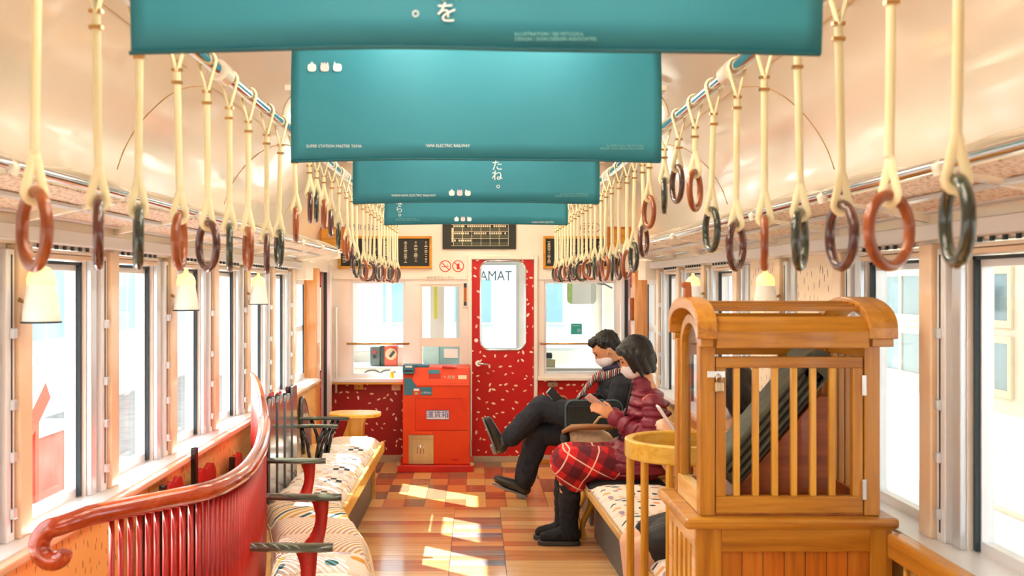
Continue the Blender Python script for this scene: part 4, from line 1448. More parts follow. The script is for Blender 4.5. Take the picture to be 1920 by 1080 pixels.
cage = thing('wooden_cage', (0.86, 3.1, CZ), 'oak cage like a small wagon with barrel roof, barred door and padlock', 'cage')
gx0, gx1 = 0.612, 1.105
gy0, gy1 = CN0 + 0.035, CF0 - 0.025
Z0, Z1 = CZ + 0.001, 1.327
pw_ = 0.042
for (a, b) in ((gx0, gy0), (gx1 - pw_, gy0), (gx0, gy1 - pw_), (gx1 - pw_, gy1 - pw_)):
    box('post', M['oak_z'], cage, a, a + pw_, b, b + pw_, Z0, Z1, 0.002)
box('floor_board', M['oak_brown'], cage, gx0 + 0.01, gx1 - 0.01, gy0 + 0.01, gy1 - 0.01, Z0, Z0 + 0.018)
# barred front door
door_ = box('door', M['oak_x'], cage, gx0 + pw_ + 0.003, gx1 - pw_ - 0.003, gy0 + 0.004, gy0 + 0.030, Z0 + 0.006, Z0 + 0.052, 0.002)
box('door_rail', M['oak_x'], door_, gx0 + pw_ + 0.003, gx1 - pw_ - 0.003, gy0 + 0.004, gy0 + 0.030, 1.262, 1.292, 0.002)
for a in (gx0 + pw_ + 0.003, gx1 - pw_ - 0.031):
    box('door_stile', M['oak_z'], door_, a, a + 0.028, gy0 + 0.0045, gy0 + 0.0295, Z0 + 0.052, 1.262, 0.002)
for i in range(6):
    a = gx0 + pw_ + 0.062 + i * 0.0525
    box('bar', M['oak_yellow_z'], door_, a - 0.0085, a + 0.0085, gy0 + 0.009, gy0 + 0.025, Z0 + 0.052, 1.262, 0.002)
# right side bars, back rails and bars
for i in range(5):
    b = gy0 + pw_ + 0.03 + i * 0.058
    box('side_bar', M['oak_z'], cage, gx1 - 0.03, gx1 - 0.014, b, b + 0.016, Z0 + 0.018, Z1 - 0.04, 0.002)
box('side_rail', M['oak_y'], cage, gx1 - 0.034, gx1 - 0.01, gy0 + pw_, gy1 - pw_, Z1 - 0.04, Z1, 0.002)
box('side_rail', M['oak_brown'], cage, gx1 - 0.034, gx1 - 0.01, gy0 + pw_, gy1 - pw_, Z0 + 0.018, Z0 + 0.05, 0.002)
box('back_rail', M['oak_x'], cage, gx0 + pw_, gx1 - pw_, gy1 - 0.032, gy1 - 0.008, Z1 - 0.05, Z1, 0.002)
box('back_rail', M['oak_x'], cage, gx0 + pw_, gx1 - pw_, gy1 - 0.032, gy1 - 0.008, Z0 + 0.018, Z0 + 0.05, 0.002)
for i in range(2):
    a = gx1 - pw_ - 0.14 + i * 0.085
    box('back_bar', M['oak_z'], cage, a, a + 0.05, gy1 - 0.028, gy1 - 0.012, Z0 + 0.05, Z1 - 0.05, 0.002)
# left side: arched frame with glass
yc, hy = (gy0 + gy1) / 2, (gy1 - gy0) / 2


def arch(hw, zb, zs, rise, n=14):
    pts = [(yc - hw, zb)]
    for q in range(n + 1):
        a = math.pi * (1 - q / n)
        pts.append((yc + hw * math.cos(a), zs + rise * math.sin(a)))
    pts.append((yc + hw, zb))
    return pts


def band(outer, inner, x0, x1):
    n = len(outer)
    mb = MB()
    vs = [(x0, p[0], p[1]) for p in outer] + [(x0, p[0], p[1]) for p in inner] + [(x1, p[0], p[1]) for p in outer] + [(x1, p[0], p[1]) for p in inner]
    fs = []
    for i in range(n - 1):
        j = i + 1
        fs += [(i, j, n + j, n + i), (2 * n + i, 3 * n + i, 3 * n + j, 2 * n + j), (i, 2 * n + i, 2 * n + j, j), (n + i, n + j, 3 * n + j, 3 * n + i)]
    for i in (0, n - 1):
        fs.append((i, n + i, 3 * n + i, 2 * n + i))
    return mb.add(vs, fs)


band(arch(hy - pw_ + .002, Z0 + 0.06, 1.30, 0.105), arch(hy - pw_ - 0.028, Z0 + 0.06, 1.30, 0.078), gx0 + 0.008, gx0 + 0.03).build('side_arch', M['oak_z'], cage, bevel=0.002)
box('side_sill', M['oak_pale'], cage, gx0 + 0.002, gx0 + 0.034, gy0 + pw_, gy1 - pw_, Z0, Z0 + 0.06, 0.002)
gp = arch(hy - pw_ - 0.03, Z0 + 0.06, 1.30, 0.077)
MB().prism([(gx0 + 0.018, p[0], p[1]) for p in gp], (0.003, 0, 0)).build('side_glass', M['glass'], cage)
# barrel roof: two arched ends, eave boards, slats
ry0, ry1 = CN0 - 0.005, CF0 + 0.012
rh = (ry1 - ry0) / 2
yc2 = (ry0 + ry1) / 2


def rarch(hw, zs, rise, n=18):
    return [(yc2 - hw * math.cos(math.pi * q / n), zs + rise * math.sin(math.pi * q / n) ** 0.9) for q in range(n + 1)]


yc_keep = yc
for (xa, xb) in ((0.598, 0.652), (1.062, 1.140)):
    o = [(yc2 - rh, 1.343)] + rarch(rh, 1.372, 0.083) + [(yc2 + rh, 1.343)]
    i_ = [(yc2 - rh + 0.03, 1.343)] + rarch(rh - 0.03, 1.366, 0.055) + [(yc2 + rh - 0.03, 1.343)]
    band(o, i_, xa, xb).build('roof_end', M['oak_y'], cage, bevel=0.003)
    box('roof_foot', M['oak_x'], cage, xa + 0.012, xb - 0.008, ry0 + 0.012, ry0 + 0.05, Z1 - 0.006, 1.343, 0.002)
    box('roof_foot', M['oak_x'], cage, xa + 0.012, xb - 0.008, ry1 - 0.05, ry1 - 0.012, Z1 - 0.006, 1.343, 0.002)
for (ya, yb) in ((ry0 + 0.002, ry0 + 0.07), (ry1 - 0.07, ry1 - 0.002)):
    sg, e_ = (1, ya) if ya < yc2 else (-1, yb)
    poly = [(0, 1.318), (0, 1.362), (0.018, 1.386), (0.046, 1.404), (0.050, 1.392), (0.022, 1.356), (0.022, 1.318)]
    MB().prism([(0.652, e_ + sg * p[0], p[1]) for p in poly], (0.41, 0, 0)).build('eave_board', M['oak_x'], cage, bevel=0.002)
for q in (5.2, 6.4, 7.7, 9.0, 10.3, 11.6, 12.8):
    a = math.pi * q / 18
    p = (yc2 - rh * math.cos(a), 1.370 + 0.070 * math.sin(a) ** 0.9)
    box('roof_slat', M['oak_x'], cage, 0.652, 1.062, p[0] - 0.011, p[0] + 0.011, p[1] - 0.010, p[1] + 0.003, 0.002)
# roof knob
kx, kz = 0.611, 1.440
MB().prism([(kx - 0.008, yc2 - 0.012, kz), (kx + 0.016, yc2 - 0.012, kz), (kx + 0.014, yc2 - 0.012, kz + 0.04), (kx + 0.012, yc2 - 0.012, kz + 0.058), (kx - 0.012, yc2 - 0.012, kz + 0.058), (kx - 0.014, yc2 - 0.012, kz + 0.048), (kx - 0.006, yc2 - 0.012, kz + 0.040)], (0, 0.024, 0)).build('roof_knob', M['oak_brown'], cage, bevel=0.003)
# padlock, hasp, hinges
px_ = gx0 + pw_ + 0.008
box('hasp', M['chrome'], cage, px_ - 0.03, px_ + 0.018, gy0 - 0.004, gy0 + 0.0035, 1.236, 1.254, 0.001)
pl = box('padlock', M['steel'], cage, px_ - 0.011, px_ + 0.013, gy0 - 0.016, gy0 - 0.004, 1.198, 1.224, 0.003)
MB().tube([(px_ - 0.006, gy0 - 0.010, 1.222), (px_ - 0.006, gy0 - 0.010, 1.238), (px_ + 0.001, gy0 - 0.010, 1.245), (px_ + 0.008, gy0 - 0.010, 1.238), (px_ + 0.008, gy0 - 0.010, 1.222)], 0.0025, 8).build('shackle', M['chrome'], pl, smooth=True)
for z in (1.215, 0.93):
    box('hinge', M['chrome'], cage, gx1 - pw_ - 0.008, gx1 - pw_ + 0.004, gy0 - 0.004, gy0 + 0.003, z - 0.028, z + 0.028, 0.001)
# inside: brown wedge with a rolled dark mat leaning on it
wz = Z0 + 0.020
t = thing('display_ramp', (0.9, 3.1, wz), 'brown wooden wedge standing inside the cage', 'ramp')
MB().prism([(0.70, 3.0, wz), (1.0, 3.0, wz), (1.0, 3.0, wz + 0.30), (0.965, 3.0, wz + 0.30)], (0, 0.14, 0)).build('wedge', wood('ramp_wood', (150, 70, 24), (172, 90, 36), (118, 50, 14), 0), t, bevel=0.003)
mat_d = noisy('dark_mat', (84, 90, 76), (112, 116, 98), 0.6, (30, 30, 30), bump=0.3)
t = thing('rolled_mat', (0.86, 3.06, wz + 0.02), 'dark grey-green padded mat leaning diagonally inside the cage', 'mat')
A, B = Vector((0.708, 3.07, wz + 0.035)), Vector((0.985, 3.07, wz + 0.368))
dr = (B - A).normalized()
nn = Vector((-dr.z, 0, dr.x))
A, B = A + nn * 0.026 + dr * 0.02, B + nn * 0.026 - dr * 0.004
MB().obox((A + B) / 2 + nn * 0.0, dr, (0, 1, 0), nn, (B - A).length / 2, 0.085, 0.042).build('pad', mat_d, t, bevel=0.014, seg=3)
for s_ in (-0.030, -0.012, 0.006, 0.026):
    MB().tube([A + dr * 0.02 + nn * s_ + Vector((0, -0.087, 0)), B - dr * 0.02 + nn * s_ + Vector((0, -0.087, 0))], 0.0045, 6).build('fold', M['blackm'], t)
MB().tube([B + nn * 0.004 + Vector((0, -0.085, 0)), B + nn * 0.004 + Vector((0, 0.085, 0))], 0.046, 14).build('roll', mat_d, t, smooth=True, sharp=50)

# ================================================================= ROUND-ENDED CRIB BEHIND THE CAGE
crib = thing('round_crib', (0.85, 3.76, 0), 'round-ended oak crib with spindles just behind the cage', 'crib')
KX, KY, KR = 0.745, 3.76, 0.205


def crib_path(off=0.0, n=16):
    r = KR + off
    pts = [(1.12, KY - r)]
    for q in range(n + 1):
        a = math.radians(-90 - 180 * q / n)
        pts.append((KX + r * math.cos(a), KY + r * math.sin(a)))
    pts.append((1.12, KY + r))
    return pts


o_, i_ = crib_path(0.014), crib_path(-0.014)
for (z0, z1, nm, mt) in ((0.885, 0.950, 'top_rail', M['oak_yellow']), (0.06, 0.10, 'bottom_rail', M['oak_yellow'])):
    n = len(o_)
    vs = [(p[0], p[1], z0) for p in o_] + [(p[0], p[1], z0) for p in i_] + [(p[0], p[1], z1) for p in o_] + [(p[0], p[1], z1) for p in i_]
    fs = []
    for i in range(n - 1):
        j = i + 1
        fs += [(i, j, n + j, n + i), (2 * n + i, 3 * n + i, 3 * n + j, 2 * n + j), (i, 2 * n + i, 2 * n + j, j), (n + i, n + j, 3 * n + j, 3 * n + i)]
    for i in (0, n - 1):
        fs.append((i, n + i, 3 * n + i, 2 * n + i))
    MB().add(vs, fs).build(nm, mt, crib, smooth=True, sharp=40, bevel=0.006)
cs = MB().tube([(0, 0, 0.0), (0, 0, 0.89)], 0.0115, 10).mesh('spindle')
cs.materials.append(M['oak_yellow_z'])
cs.polygons.foreach_set('use_smooth', [True] * len(cs.polygons))
cs.set_sharp_from_angle(angle=math.radians(50))
spots = [(KX + KR * math.cos(math.radians(a)), KY + KR * math.sin(math.radians(a))) for a in (-90, -118, -146, -176, -206, -234, -264)] + [(x, KY - KR) for x in (0.82, 0.90, 0.98, 1.06)] + [(x, KY + KR) for x in (0.82, 0.90, 0.98, 1.06)]
for (x, yy) in spots:
    ob = bpy.data.objects.new('spindle', cs)
    COL.objects.link(ob)
    ob.parent = crib
    ob.location = (x - 0.85, yy - 3.76, 0)

# ================================================================= RIGHT BENCHES
def right_bench(y0, y1, xf0, xf1, label, leg_at, back=True):
    t = thing('seat_bench', (0.9, (y0 + y1) / 2, 0), label, 'bench')
    P = [(xf0, y0), (xf1, y1), (1.17, y1), (1.17, y0)]
    MB().prism([(p[0], p[1], 0.30) for p in P], (0, 0, 0.037)).build('seat_base', M['oak_pale'], t, bevel=0.006)
    MB().prism([(xf0 + 0.09, y0 + .02, 0.0), (xf1 + 0.09, y1 - .02, 0.0), (xf1 + 0.11, y1 - .02, 0.0), (xf0 + 0.11, y0 + .02, 0.0)], (0, 0, 0.30)).build('front_panel', M['grey_panel'], t)
    for yy in leg_at:
        xx = xf0 + (xf1 - xf0) * (yy - y0) / (y1 - y0)
        pts, rs = [], []
        for q in range(11):
            u = q / 10
            pts.append((xx + 0.045 + 0.022 * math.sin(u * math.pi * 1.9) - 0.02 * u * u, yy, 0.305 - 0.30 * u))
            rs.append(0.030 - 0.017 * u + (0.012 * max(0, (u - 0.85) / 0.15)))
        MB().tube(pts, rs, 10).build('leg', M['oak_yellow_z'], t, smooth=True, sharp=60)
    if not back:
        return t
    box('back_rail', M['oak_yellow'], t, 1.10, 1.145, y0 + 0.65, y1 - 0.35, 0.68, 0.742, 0.008)
    yy = y0 + 0.70
    while yy < y1 - 0.42:
        box('back_slat', M['oak_yellow_z'], t, 1.112, 1.132, yy, yy + 0.05, 0.337, 0.68, 0.002)
        yy += 0.125
    return t


right_bench(4.10, 6.34, 0.70, 0.612, 'long right bench with oak edge and curved leg, between crib and woman', (6.28,))
right_bench(6.60, 7.90, 0.62, 0.62, 'right bench by the cab wall where the man sits', (6.66, 7.84), False)
for i in range(5):
    a = 4.12 + i * 0.368
    xf = 0.70 - 0.088 * (a - 4.10) / 2.24 + 0.012
    cushion('seat_cushion', PAT[0], [(1.09, a), (1.09, a + 0.362), (xf - 0.014, a + 0.362), (xf, a)], 0.338, 0.062, 'dotted seat cushion on the right bench, %s from the crib' % ORD[i], 'dotted cushions of the right bench')
cushion('seat_cushion', M['blackm'], [(1.09, 5.965), (1.09, 6.33), (0.628, 6.33), (0.63, 5.965)], 0.338, 0.05, 'black seat cushion under the woman in the maroon jacket', 'dark cushions of the right bench')
for i in range(3):
    a = 6.62 + i * 0.424
    cushion('seat_cushion', PAT[(1, 2, 0)[i]], [(1.09, a), (1.09, a + 0.416), (0.63, a + 0.416), (0.63, a)], 0.338, 0.05, ('striped', 'finely striped', 'dotted')[i] + ' seat cushion on the far right bench' + (' beside the bags', ' under the man in the black coat', ' next to the cab wall')[i], 'cushions of the far right bench')

# nearest right seat: only its back rail shows in the corner of the picture
t = thing('spindle_seat', (0.9, 2.2, 0), 'oak seat with spindle back in the lower right corner below the window', 'bench')
box('seat_base', M['oak_pale'], t, 0.66, 1.12, 1.3, 2.84, 0.33, 0.40, 0.01)
box('top_rail', M['oak_y'], t, 1.095, 1.143, 1.3, 2.845, 0.762, 0.828, 0.010)
for q in range(22):
    yy = 1.36 + q * 0.067
    MB().tube([(1.112, yy, 0.40), (1.118, yy, 0.77)], 0.009, 8).build('spindle', M['oak_yellow_z'], t, smooth=True)
for (a, b) in ((0.70, 1.36), (0.70, 2.78), (1.08, 1.36), (1.08, 2.78)):
    box('leg', M['oak_z'], t, a - 0.02, a + 0.02, b - 0.02, b + 0.02, 0.0, 0.33, 0.003)

# ================================================================= FARE BOX
FY0, FY1 = 8.56, 8.96
fs_ = FPX / FY0


def FXZ(px, py):
    return ((px - VPX) / fs_, CAMH - (py - VPY) / fs_)


fare = thing('fare_box', (-0.31, 8.75, 0), 'orange-red fare box with teal coin slots and steel return hatch beside the cab door', 'fare box')
fx0, fx1 = FXZ(755, 0)[0], FXZ(881, 0)[0]
bx0, bx1 = FXZ(746, 0)[0], FXZ(888, 0)[0]
box('base_plinth', M['red_base'], fare, bx0, bx1, FY0 - 0.05, FY1, 0.0, 0.055, 0.006)
ztop = FXZ(0, 690)[1]
zsh = FXZ(0, 722)[1]
MB().prism([(fx0, FY0, 0.056), (fx0, FY0, zsh), (fx0, FY0 + 0.05, ztop), (fx0, FY1, ztop), (fx0, FY1, 0.056)], (fx1 - fx0, 0, 0)).build('body', M['orange'], fare, bevel=0.006)
line = base('fare_seam', (186, 30, 6), 0.5)


def frect(name, mat, pa, pb, th=0.003, parent=fare, y=FY0, bevel=0.0):
    a, b = FXZ(*pa), FXZ(*pb)
    return box(name, mat, parent, min(a[0], b[0]), max(a[0], b[0]), y - th, y + 0.001, min(a[1], b[1]), max(a[1], b[1]), bevel)


def fpoly(name, mat, pts, th=0.003, y=FY0):
    return MB().prism([(FXZ(*p)[0], y - th, FXZ(*p)[1]) for p in pts], (0, th + 0.001, 0)).build(name, mat, fare)


frect('access_panel', noisy('orange_panel', (226, 58, 8), (220, 50, 6), 0.4), (779, 748), (876, 806), 0.002)
frect('seam', line, (779, 747), (866, 747.8), 0.003)
frect('seam', line, (778.5, 747), (779.2, 807), 0.003)
frect('seam', line, (866, 747), (866.7, 770), 0.003)
frect('seam', line, (866, 770), (877, 770.7), 0.003)
frect('seam', line, (779, 806.5), (877, 807.3), 0.003)
frect('seam', line, (780, 723.5), (878, 724.4), 0.003)
fpoly('coin_panel', M['teal_box'], [(758, 741), (758, 709.5), (771, 709.5), (782, 726), (810, 726), (810, 741), (789, 741), (789, 729), (774, 729), (774, 741)], 0.003)
frect('coin_slot', M['sign_white'], (776, 728.5), (786, 733), 0.005)
frect('coin_slot', M['steel'], (778, 735), (784, 740), 0.005)
p = FXZ(800, 736.5)
text('arrow_lettering', '↓ 硬貨投入', 0.018, (p[0], FY0 - 0.0042, p[1]), M['sign_white'], fare)
# sloping upper face
sl = Vector((0, 0.05, ztop - zsh)).normalized()


def slope(name, mat, pa, pb, th=0.004, bev=0.0):
    x0_, x1_ = (pa[0] - VPX) / fs_, (pb[0] - VPX) / fs_
    za, zb = CAMH - (pb[1] - VPY) / fs_, CAMH - (pa[1] - VPY) / fs_
    c = Vector(((x0_ + x1_) / 2, FY0 + 0.05 * ((za + zb) / 2 - zsh) / (ztop - zsh), (za + zb) / 2))
    nrm = Vector((0, -(ztop - zsh), 0.05)).normalized()
    return MB().obox(c + nrm * th / 2, (1, 0, 0), sl, nrm, (x1_ - x0_) / 2, (zb - za) / 2, th / 2).build(name, mat, fare, bevel=bev)


box('card_reader', M['teal_box'], fare, FXZ(755, 0)[0], FXZ(777, 0)[0], FY0 - 0.01, FY0 + 0.16, FXZ(0, 701)[1], FXZ(0, 684)[1], 0.006)
box('card_reader_top', M['teal_box'], fare, FXZ(777, 0)[0], FXZ(803, 0)[0], FY0 + 0.06, FY0 + 0.2, ztop, FXZ(0, 685)[1], 0.004)
frect('card_slot', M['blackm'], (758, 694), (774, 697), 0.002, y=FY0 - 0.01)
frect('card_label', M['sign_white'], (760, 685.5), (773, 689), 0.002, y=FY0 - 0.01)
slope('change_tray', line, (804, 700), (826, 711), 0.003)
slope('change_label', M['teal_box'], (803, 694), (824, 702), 0.006)
slope('upper_panel', M['orange'], (800, 693.5), (877, 720), 0.0025)
slope('bill_slot', M['red_base'], (829, 687.5), (856, 691), 0.02)
p = FXZ(842, 708)
yy = FY0 + 0.05 * (p[1] - zsh) / (ztop - zsh) - 0.006
text('slot_lettering', '↑ 両替', 0.032, (p[0], yy, p[1]), M['print_cream'], fare, rot=(math.pi / 2 - 0.34, 0, 0))
slope('slot_label', M['print_cream'], (859, 704), (875, 711.5), 0.004)
lp = frect('name_plate', M['sign_white'], (799, 769), (842, 786.5), 0.004)
for pa, pb in (((799, 769), (842, 769.8)), ((799, 785.8), (842, 786.6)), ((799, 769), (799.8, 786.6)), ((841.2, 769), (842, 786.6))):
    frect('plate_border', M['sign_blue'], pa, pb, 0.005)
p = FXZ(820.5, 778)
text('plate_lettering', '運賃箱', 0.060, (p[0], FY0 - 0.0048, p[1]), M['sign_blue'], fare)
frect('return_hatch', M['steel'], (766, 815), (813, 870), 0.010, bevel=0.002)
frect('hatch_lip', M['steel'], (766, 815), (813, 822.5), 0.016, bevel=0.002)
frect('hatch_ledge', M['orange'], (768, 809.5), (812, 814.5), 0.022, bevel=0.002)
c = FXZ(788.5, 843)
MB().tube([(c[0] - 0.024, FY0 - 0.012, c[1] - 0.03), (c[0] - 0.026, FY0 - 0.012, c[1] + 0.005), (c[0] - 0.014, FY0 - 0.012, c[1] + 0.03), (c[0] + 0.012, FY0 - 0.012, c[1] + 0.03), (c[0] + 0.026, FY0 - 0.012, c[1] + 0.006), (c[0] + 0.024, FY0 - 0.012, c[1] - 0.03)], 0.0035, 6).build('hatch_handle', M['chrome'], fare, smooth=True)
MB().tube([(c[0], FY0 - 0.013, c[1] - 0.034), (c[0], FY0 - 0.013, c[1] + 0.038)], 0.005, 8).build('hatch_lock', M['chrome'], fare, smooth=True)
frect('maker_badge', M['red_base'], (847, 860), (859, 863), 0.003)
for px in (748, 885):
    p = FXZ(px, 866)
    MB().tube([(p[0], FY0 - 0.045, p[1] - 0.012), (p[0], FY0 + 0.0, p[1] - 0.012)], 0.016, 12).build('floor_bolt', M['steel'], fare, smooth=True, sharp=40)

# ================================================================= THINGS ON THE CAB WALL
def wall_frame(name, label, cat, px0, px1, py0, py1, rows):
    t = thing(name, (EX((px0 + px1) / 2), YE, EZ(py1)), label, cat)
    x0, x1, z0, z1 = EX(px0), EX(px1), EZ(py1), EZ(py0)
    if rows != 'plain':
        holed(MB(), x0, x1, z0, z1, [(x0 + .022, x1 - .022, z0 + .022, z1 - .022)], YE - 0.035, YE - 0.007).build('frame', M['gold'], t, bevel=0.003)
        box('board', M['board'], t, x0 + .02, x1 - .02, YE - 0.020, YE - 0.008, z0 + .02, z1 - .02)
    return t, x0, x1, z0, z1


rt = random.Random(11)
for (nm, px0, px1, lab) in (('left', 635, 810, 'black notice board in golden frame left of the no-smoking signs'), ('right', 1018, 1166, 'black notice board in golden frame right of the red door')):
    t, x0, x1, z0, z1 = wall_frame('notice_board', lab, 'notice board', px0, px1, 443, 504, 1)
    nc = 9
    for c_ in range(nc):
        xx = x0 + 0.05 + (x1 - x0 - 0.1) * c_ / (nc - 1)
        mb = MB()
        z = z1 - 0.045
        while z > z0 + 0.05:
            w_ = rt.uniform(0.012, 0.032)
            mb.box(xx - w_ / 2, xx + w_ / 2, YE - 0.0215, YE - 0.0202, z - 0.005, z)
            z -= rt.choice((0.010, 0.012, 0.018))
        o = mb.build('printed_column', M['print_cream'], t)
        o['kind'] = 'stuff'
t = thing('timetable_board', (EX(898), YE, EZ(467)), 'dark green timetable board with a printed grid above the red door', 'notice board')
x0, x1, z0, z1 = EX(830), EX(967), EZ(467), EZ(412)
box('board', M['board'], t, x0, x1, YE - 0.028, YE - 0.007, z0, z1, 0.002)
gx_, gX, gz, gZ = EX(846), EX(953), EZ(461), EZ(421)
mb = MB()
for i in range(7):
    xx = gx_ + 0.02 + (gX - gx_ - 0.02) * i / 6
    mb.box(xx - 0.0015, xx + 0.0015, YE - 0.0295, YE - 0.028, gz, gZ)
for i in range(4):
    zz = gz + (gZ - gz) * i / 3
    mb.box(gx_, gX, YE - 0.0295, YE - 0.028, zz - 0.0015, zz + 0.0015)
mb.build('printed_grid', M['print_cream'], t)
for r in range(3):
    zt = gZ - (gZ - gz) * r / 3
    mb = MB()
    for c_ in range(24):
        if r == 2 and c_ > 7:
            break
        if rt.random() < 0.1:
            continue
        xx = gx_ + 0.032 + (gX - gx_ - 0.04) * c_ / 24
        mb.box(xx - 0.0065, xx + 0.0065, YE - 0.0292, YE - 0.028, zt - 0.024, zt - 0.008)
    mb.build('printed_times', M['print_cream'], t)['kind'] = 'stuff'
    box('printed_band', M['board_grid'], t, gx_ + 0.022, gX - 0.002, YE - 0.0288, YE - 0.028, zt - 0.052, zt - 0.030)
box('printed_side', M['print_cream'], t, gx_ + 0.004, gx_ + 0.016, YE - 0.0292, YE - 0.028, gz + 0.03, gZ - 0.03)

for (px, lab, kind) in ((835, 'round red no-smoking sign', 0), (859, 'round red no-mobile-phone sign next to the door', 1)):
    t = thing('prohibition_sign', (EX(px), YE - 0.006, EZ(499)), lab, 'sign', 'prohibition signs on the cab wall')
    R_ = 0.046
    cx, cz = EX(px), EZ(499)
    y_ = YE - 0.0075
    MB().tube([(cx + R_ * math.cos(a * math.pi / 16), y_, cz + R_ * math.sin(a * math.pi / 16)) for a in range(32)], 0.0035, 6, closed=True).build('circle', M['red_print'], t)
    MB().tube([(cx - R_ * .7, y_, cz + R_ * .7), (cx + R_ * .7, y_, cz - R_ * .7)], 0.0032, 6).build('bar', M['red_print'], t)
    if kind == 0:
        box('cigarette', M['red_print'], t, cx - 0.028, cx + 0.028, y_, y_ + 0.0012, cz - 0.008, cz - 0.002)
        MB().tube([(cx + 0.016, y_, cz + 0.004), (cx + 0.02, y_, cz + 0.014), (cx + 0.014, y_, cz + 0.022)], 0.0018, 5).build('smoke', M['red_print'], t)
    else:
        box('phone', M['red_print'], t, cx - 0.011, cx + 0.011, y_, y_ + 0.0012, cz - 0.028, cz + 0.02)
        box('antenna', M['red_print'], t, cx + 0.006, cx + 0.010, y_, y_ + 0.0012, cz + 0.02, cz + 0.034)
# car number plate oval and lettering above the boards
t = thing('car_number', (EX(1106), YE - 0.007, EZ(427)), 'oval outline with the car number 2705 above the right board', 'sign')
pts = rrect(EX(1106), EZ(427), 0.082, 0.036, 0.034, 6)
MB().tube([(p[0], YE - 0.0075, p[1]) for p in pts], 0.0028, 6, closed=True).build('oval', M['brown_print'], t)
text('number_lettering', '2705', 0.058, (EX(1106), YE - 0.0078, EZ(427)), M['brown_print'], t, xs=1.05)
t = thing('wall_lettering', (EX(696), YE - 0.007, EZ(427)), 'purple Japanese lettering above the left notice board', 'sign')
text('lettering', '貴志川線たま電車', 0.058, (EX(696), YE - 0.0078, EZ(427)), M['purple_print'], t, xs=1.0)
# thermometer strip
t = thing('thermometer', (EX(872), YE, EZ(576)), 'narrow brown thermometer on the post left of the red door', 'thermometer')
box('case', M['white_panel'], t, EX(867.5), EX(877), YE - 0.012, YE - 0.0, EZ(576), EZ(528), 0.002)
box('scale', M['oak_brown'], t, EX(869.5), EX(875), YE - 0.014, YE - 0.012, EZ(573), EZ(531))
box('scale_top', M['dark'], t, EX(869.5), EX(875), YE - 0.0145, YE - 0.0141, EZ(539), EZ(531))
box('scale_foot', M['dark'], t, EX(869.5), EX(875), YE - 0.0145, YE - 0.0141, EZ(573), EZ(566))
for (px, nm) in ((632, 'left of the wide cab window'), (1169, 'right of the right cab window')):
    t = thing('grab_rail', (EX(px), YE, EZ(736)), 'upright white grab rail on the cab wall, ' + nm, 'grab rail', 'white grab rails')
    MB().tube([(EX(px), YE, EZ(577)), (EX(px), YE - 0.06, EZ(577)), (EX(px), YE - 0.06, EZ(735)), (EX(px), YE, EZ(735))], 0.011, 10).build('bar', M['alu_white'], t, smooth=True, sharp=60)
    for z in (577, 735):
        MB().tube([(EX(px), YE, EZ(z)), (EX(px), YE - 0.01, EZ(z))], 0.02, 12).build('flange', M['alu_white'], t, smooth=True, sharp=50)
for (a, b, c, d_, lab) in ((665, 683, 716, 730, 'small brass box under the left shelf corner'), (735, 752, 717, 731, 'small cream socket box under the shelf beside the fare box'), (1027, 1045, 713, 724, 'small steel box under the shelf right of the red door')):
    t = thing('junction_box', (EX((a + b) / 2), YE, EZ(d_)), lab, 'box')
    box('case', M['brass'] if a == 665 else M['print_cream'] if a == 735 else M['steel'], t, EX(a), EX(b), YE - 0.05, YE - 0.012, EZ(d_), EZ(c) - 0.012, 0.004)
    box('cover_screw', M['dark'], t, EX((a + b) / 2) - 0.004, EX((a + b) / 2) + 0.004, YE - 0.052, YE - 0.05, EZ((c + d_) / 2) - .01, EZ((c + d_) / 2) - .002)
t = thing('yellow_cup', (EX(738), YE - 0.07, EZ(708)), 'small yellow cup with white lid on the cab shelf', 'cup')
MB().lathe([(0.016, 0.0), (0.018, 0.035), (0.019, 0.05)], (EX(736), YE - 0.07, EZ(708) + 0.001), 16).build('cup', base('yellow_plastic', (236, 176, 20), 0.4), t, smooth=True, sharp=50)
MB().lathe([(0.020, 0.0), (0.018, 0.010), (0.010, 0.016)], (EX(736), YE - 0.07, EZ(708) + 0.0515), 16).build('lid', M['sign_white'], t, smooth=True, sharp=50)
t = thing('window_sticker', (EX(1081), YE + 0.02, EZ(627)), 'small square teal sticker on the right cab window', 'sticker')
box('sheet', base('teal_sticker', (40, 160, 150), 0.5), t, EX(1071), EX(1091.5), YE + 0.025, YE + 0.027, EZ(627), EZ(607))
MB().tube([(EX(1086), YE + 0.0245, EZ(620)), (EX(1086), YE + 0.025, EZ(620))], 0.018, 16).build('mark', M['pale_print'], t)
box('print_line', M['pale_print'], t, EX(1073), EX(1088), YE + 0.0243, YE + 0.025, EZ(612), EZ(609.5))
# mirror behind the right window
YM = 9.75
ms = FPX / YM
t = thing('driver_mirror', ((1090 - VPX) / ms, YM, CAMH - (570 - VPY) / ms), 'rounded rectangular mirror hanging behind the right cab window, with painted green and grey reflections', 'mirror')
pts = rrect((1091 - VPX) / ms, CAMH - (545 - VPY) / ms, 28 / ms, 25 / ms, 0.045, 6)
MB().prism([(p[0], YM, p[1]) for p in pts], (0, 0.015, 0)).build('case', M['alu_white'], t)
pts2 = [((1091 - VPX) / ms + (p[0] - (1091 - VPX) / ms) * .95, p[1]) for p in pts]
gl_ = [p for p in pts2]
MB().prism([(p[0], YM - 0.003, p[1]) for p in gl_ if p[0] < (1089 - VPX) / ms], (0, 0.003, 0)).build('green_reflection', noisy('leaf_reflection', (150, 196, 110), (196, 214, 150), 0.4, (30, 30, 30)), t)  # reflected leaves painted as mottled green on the mirror face
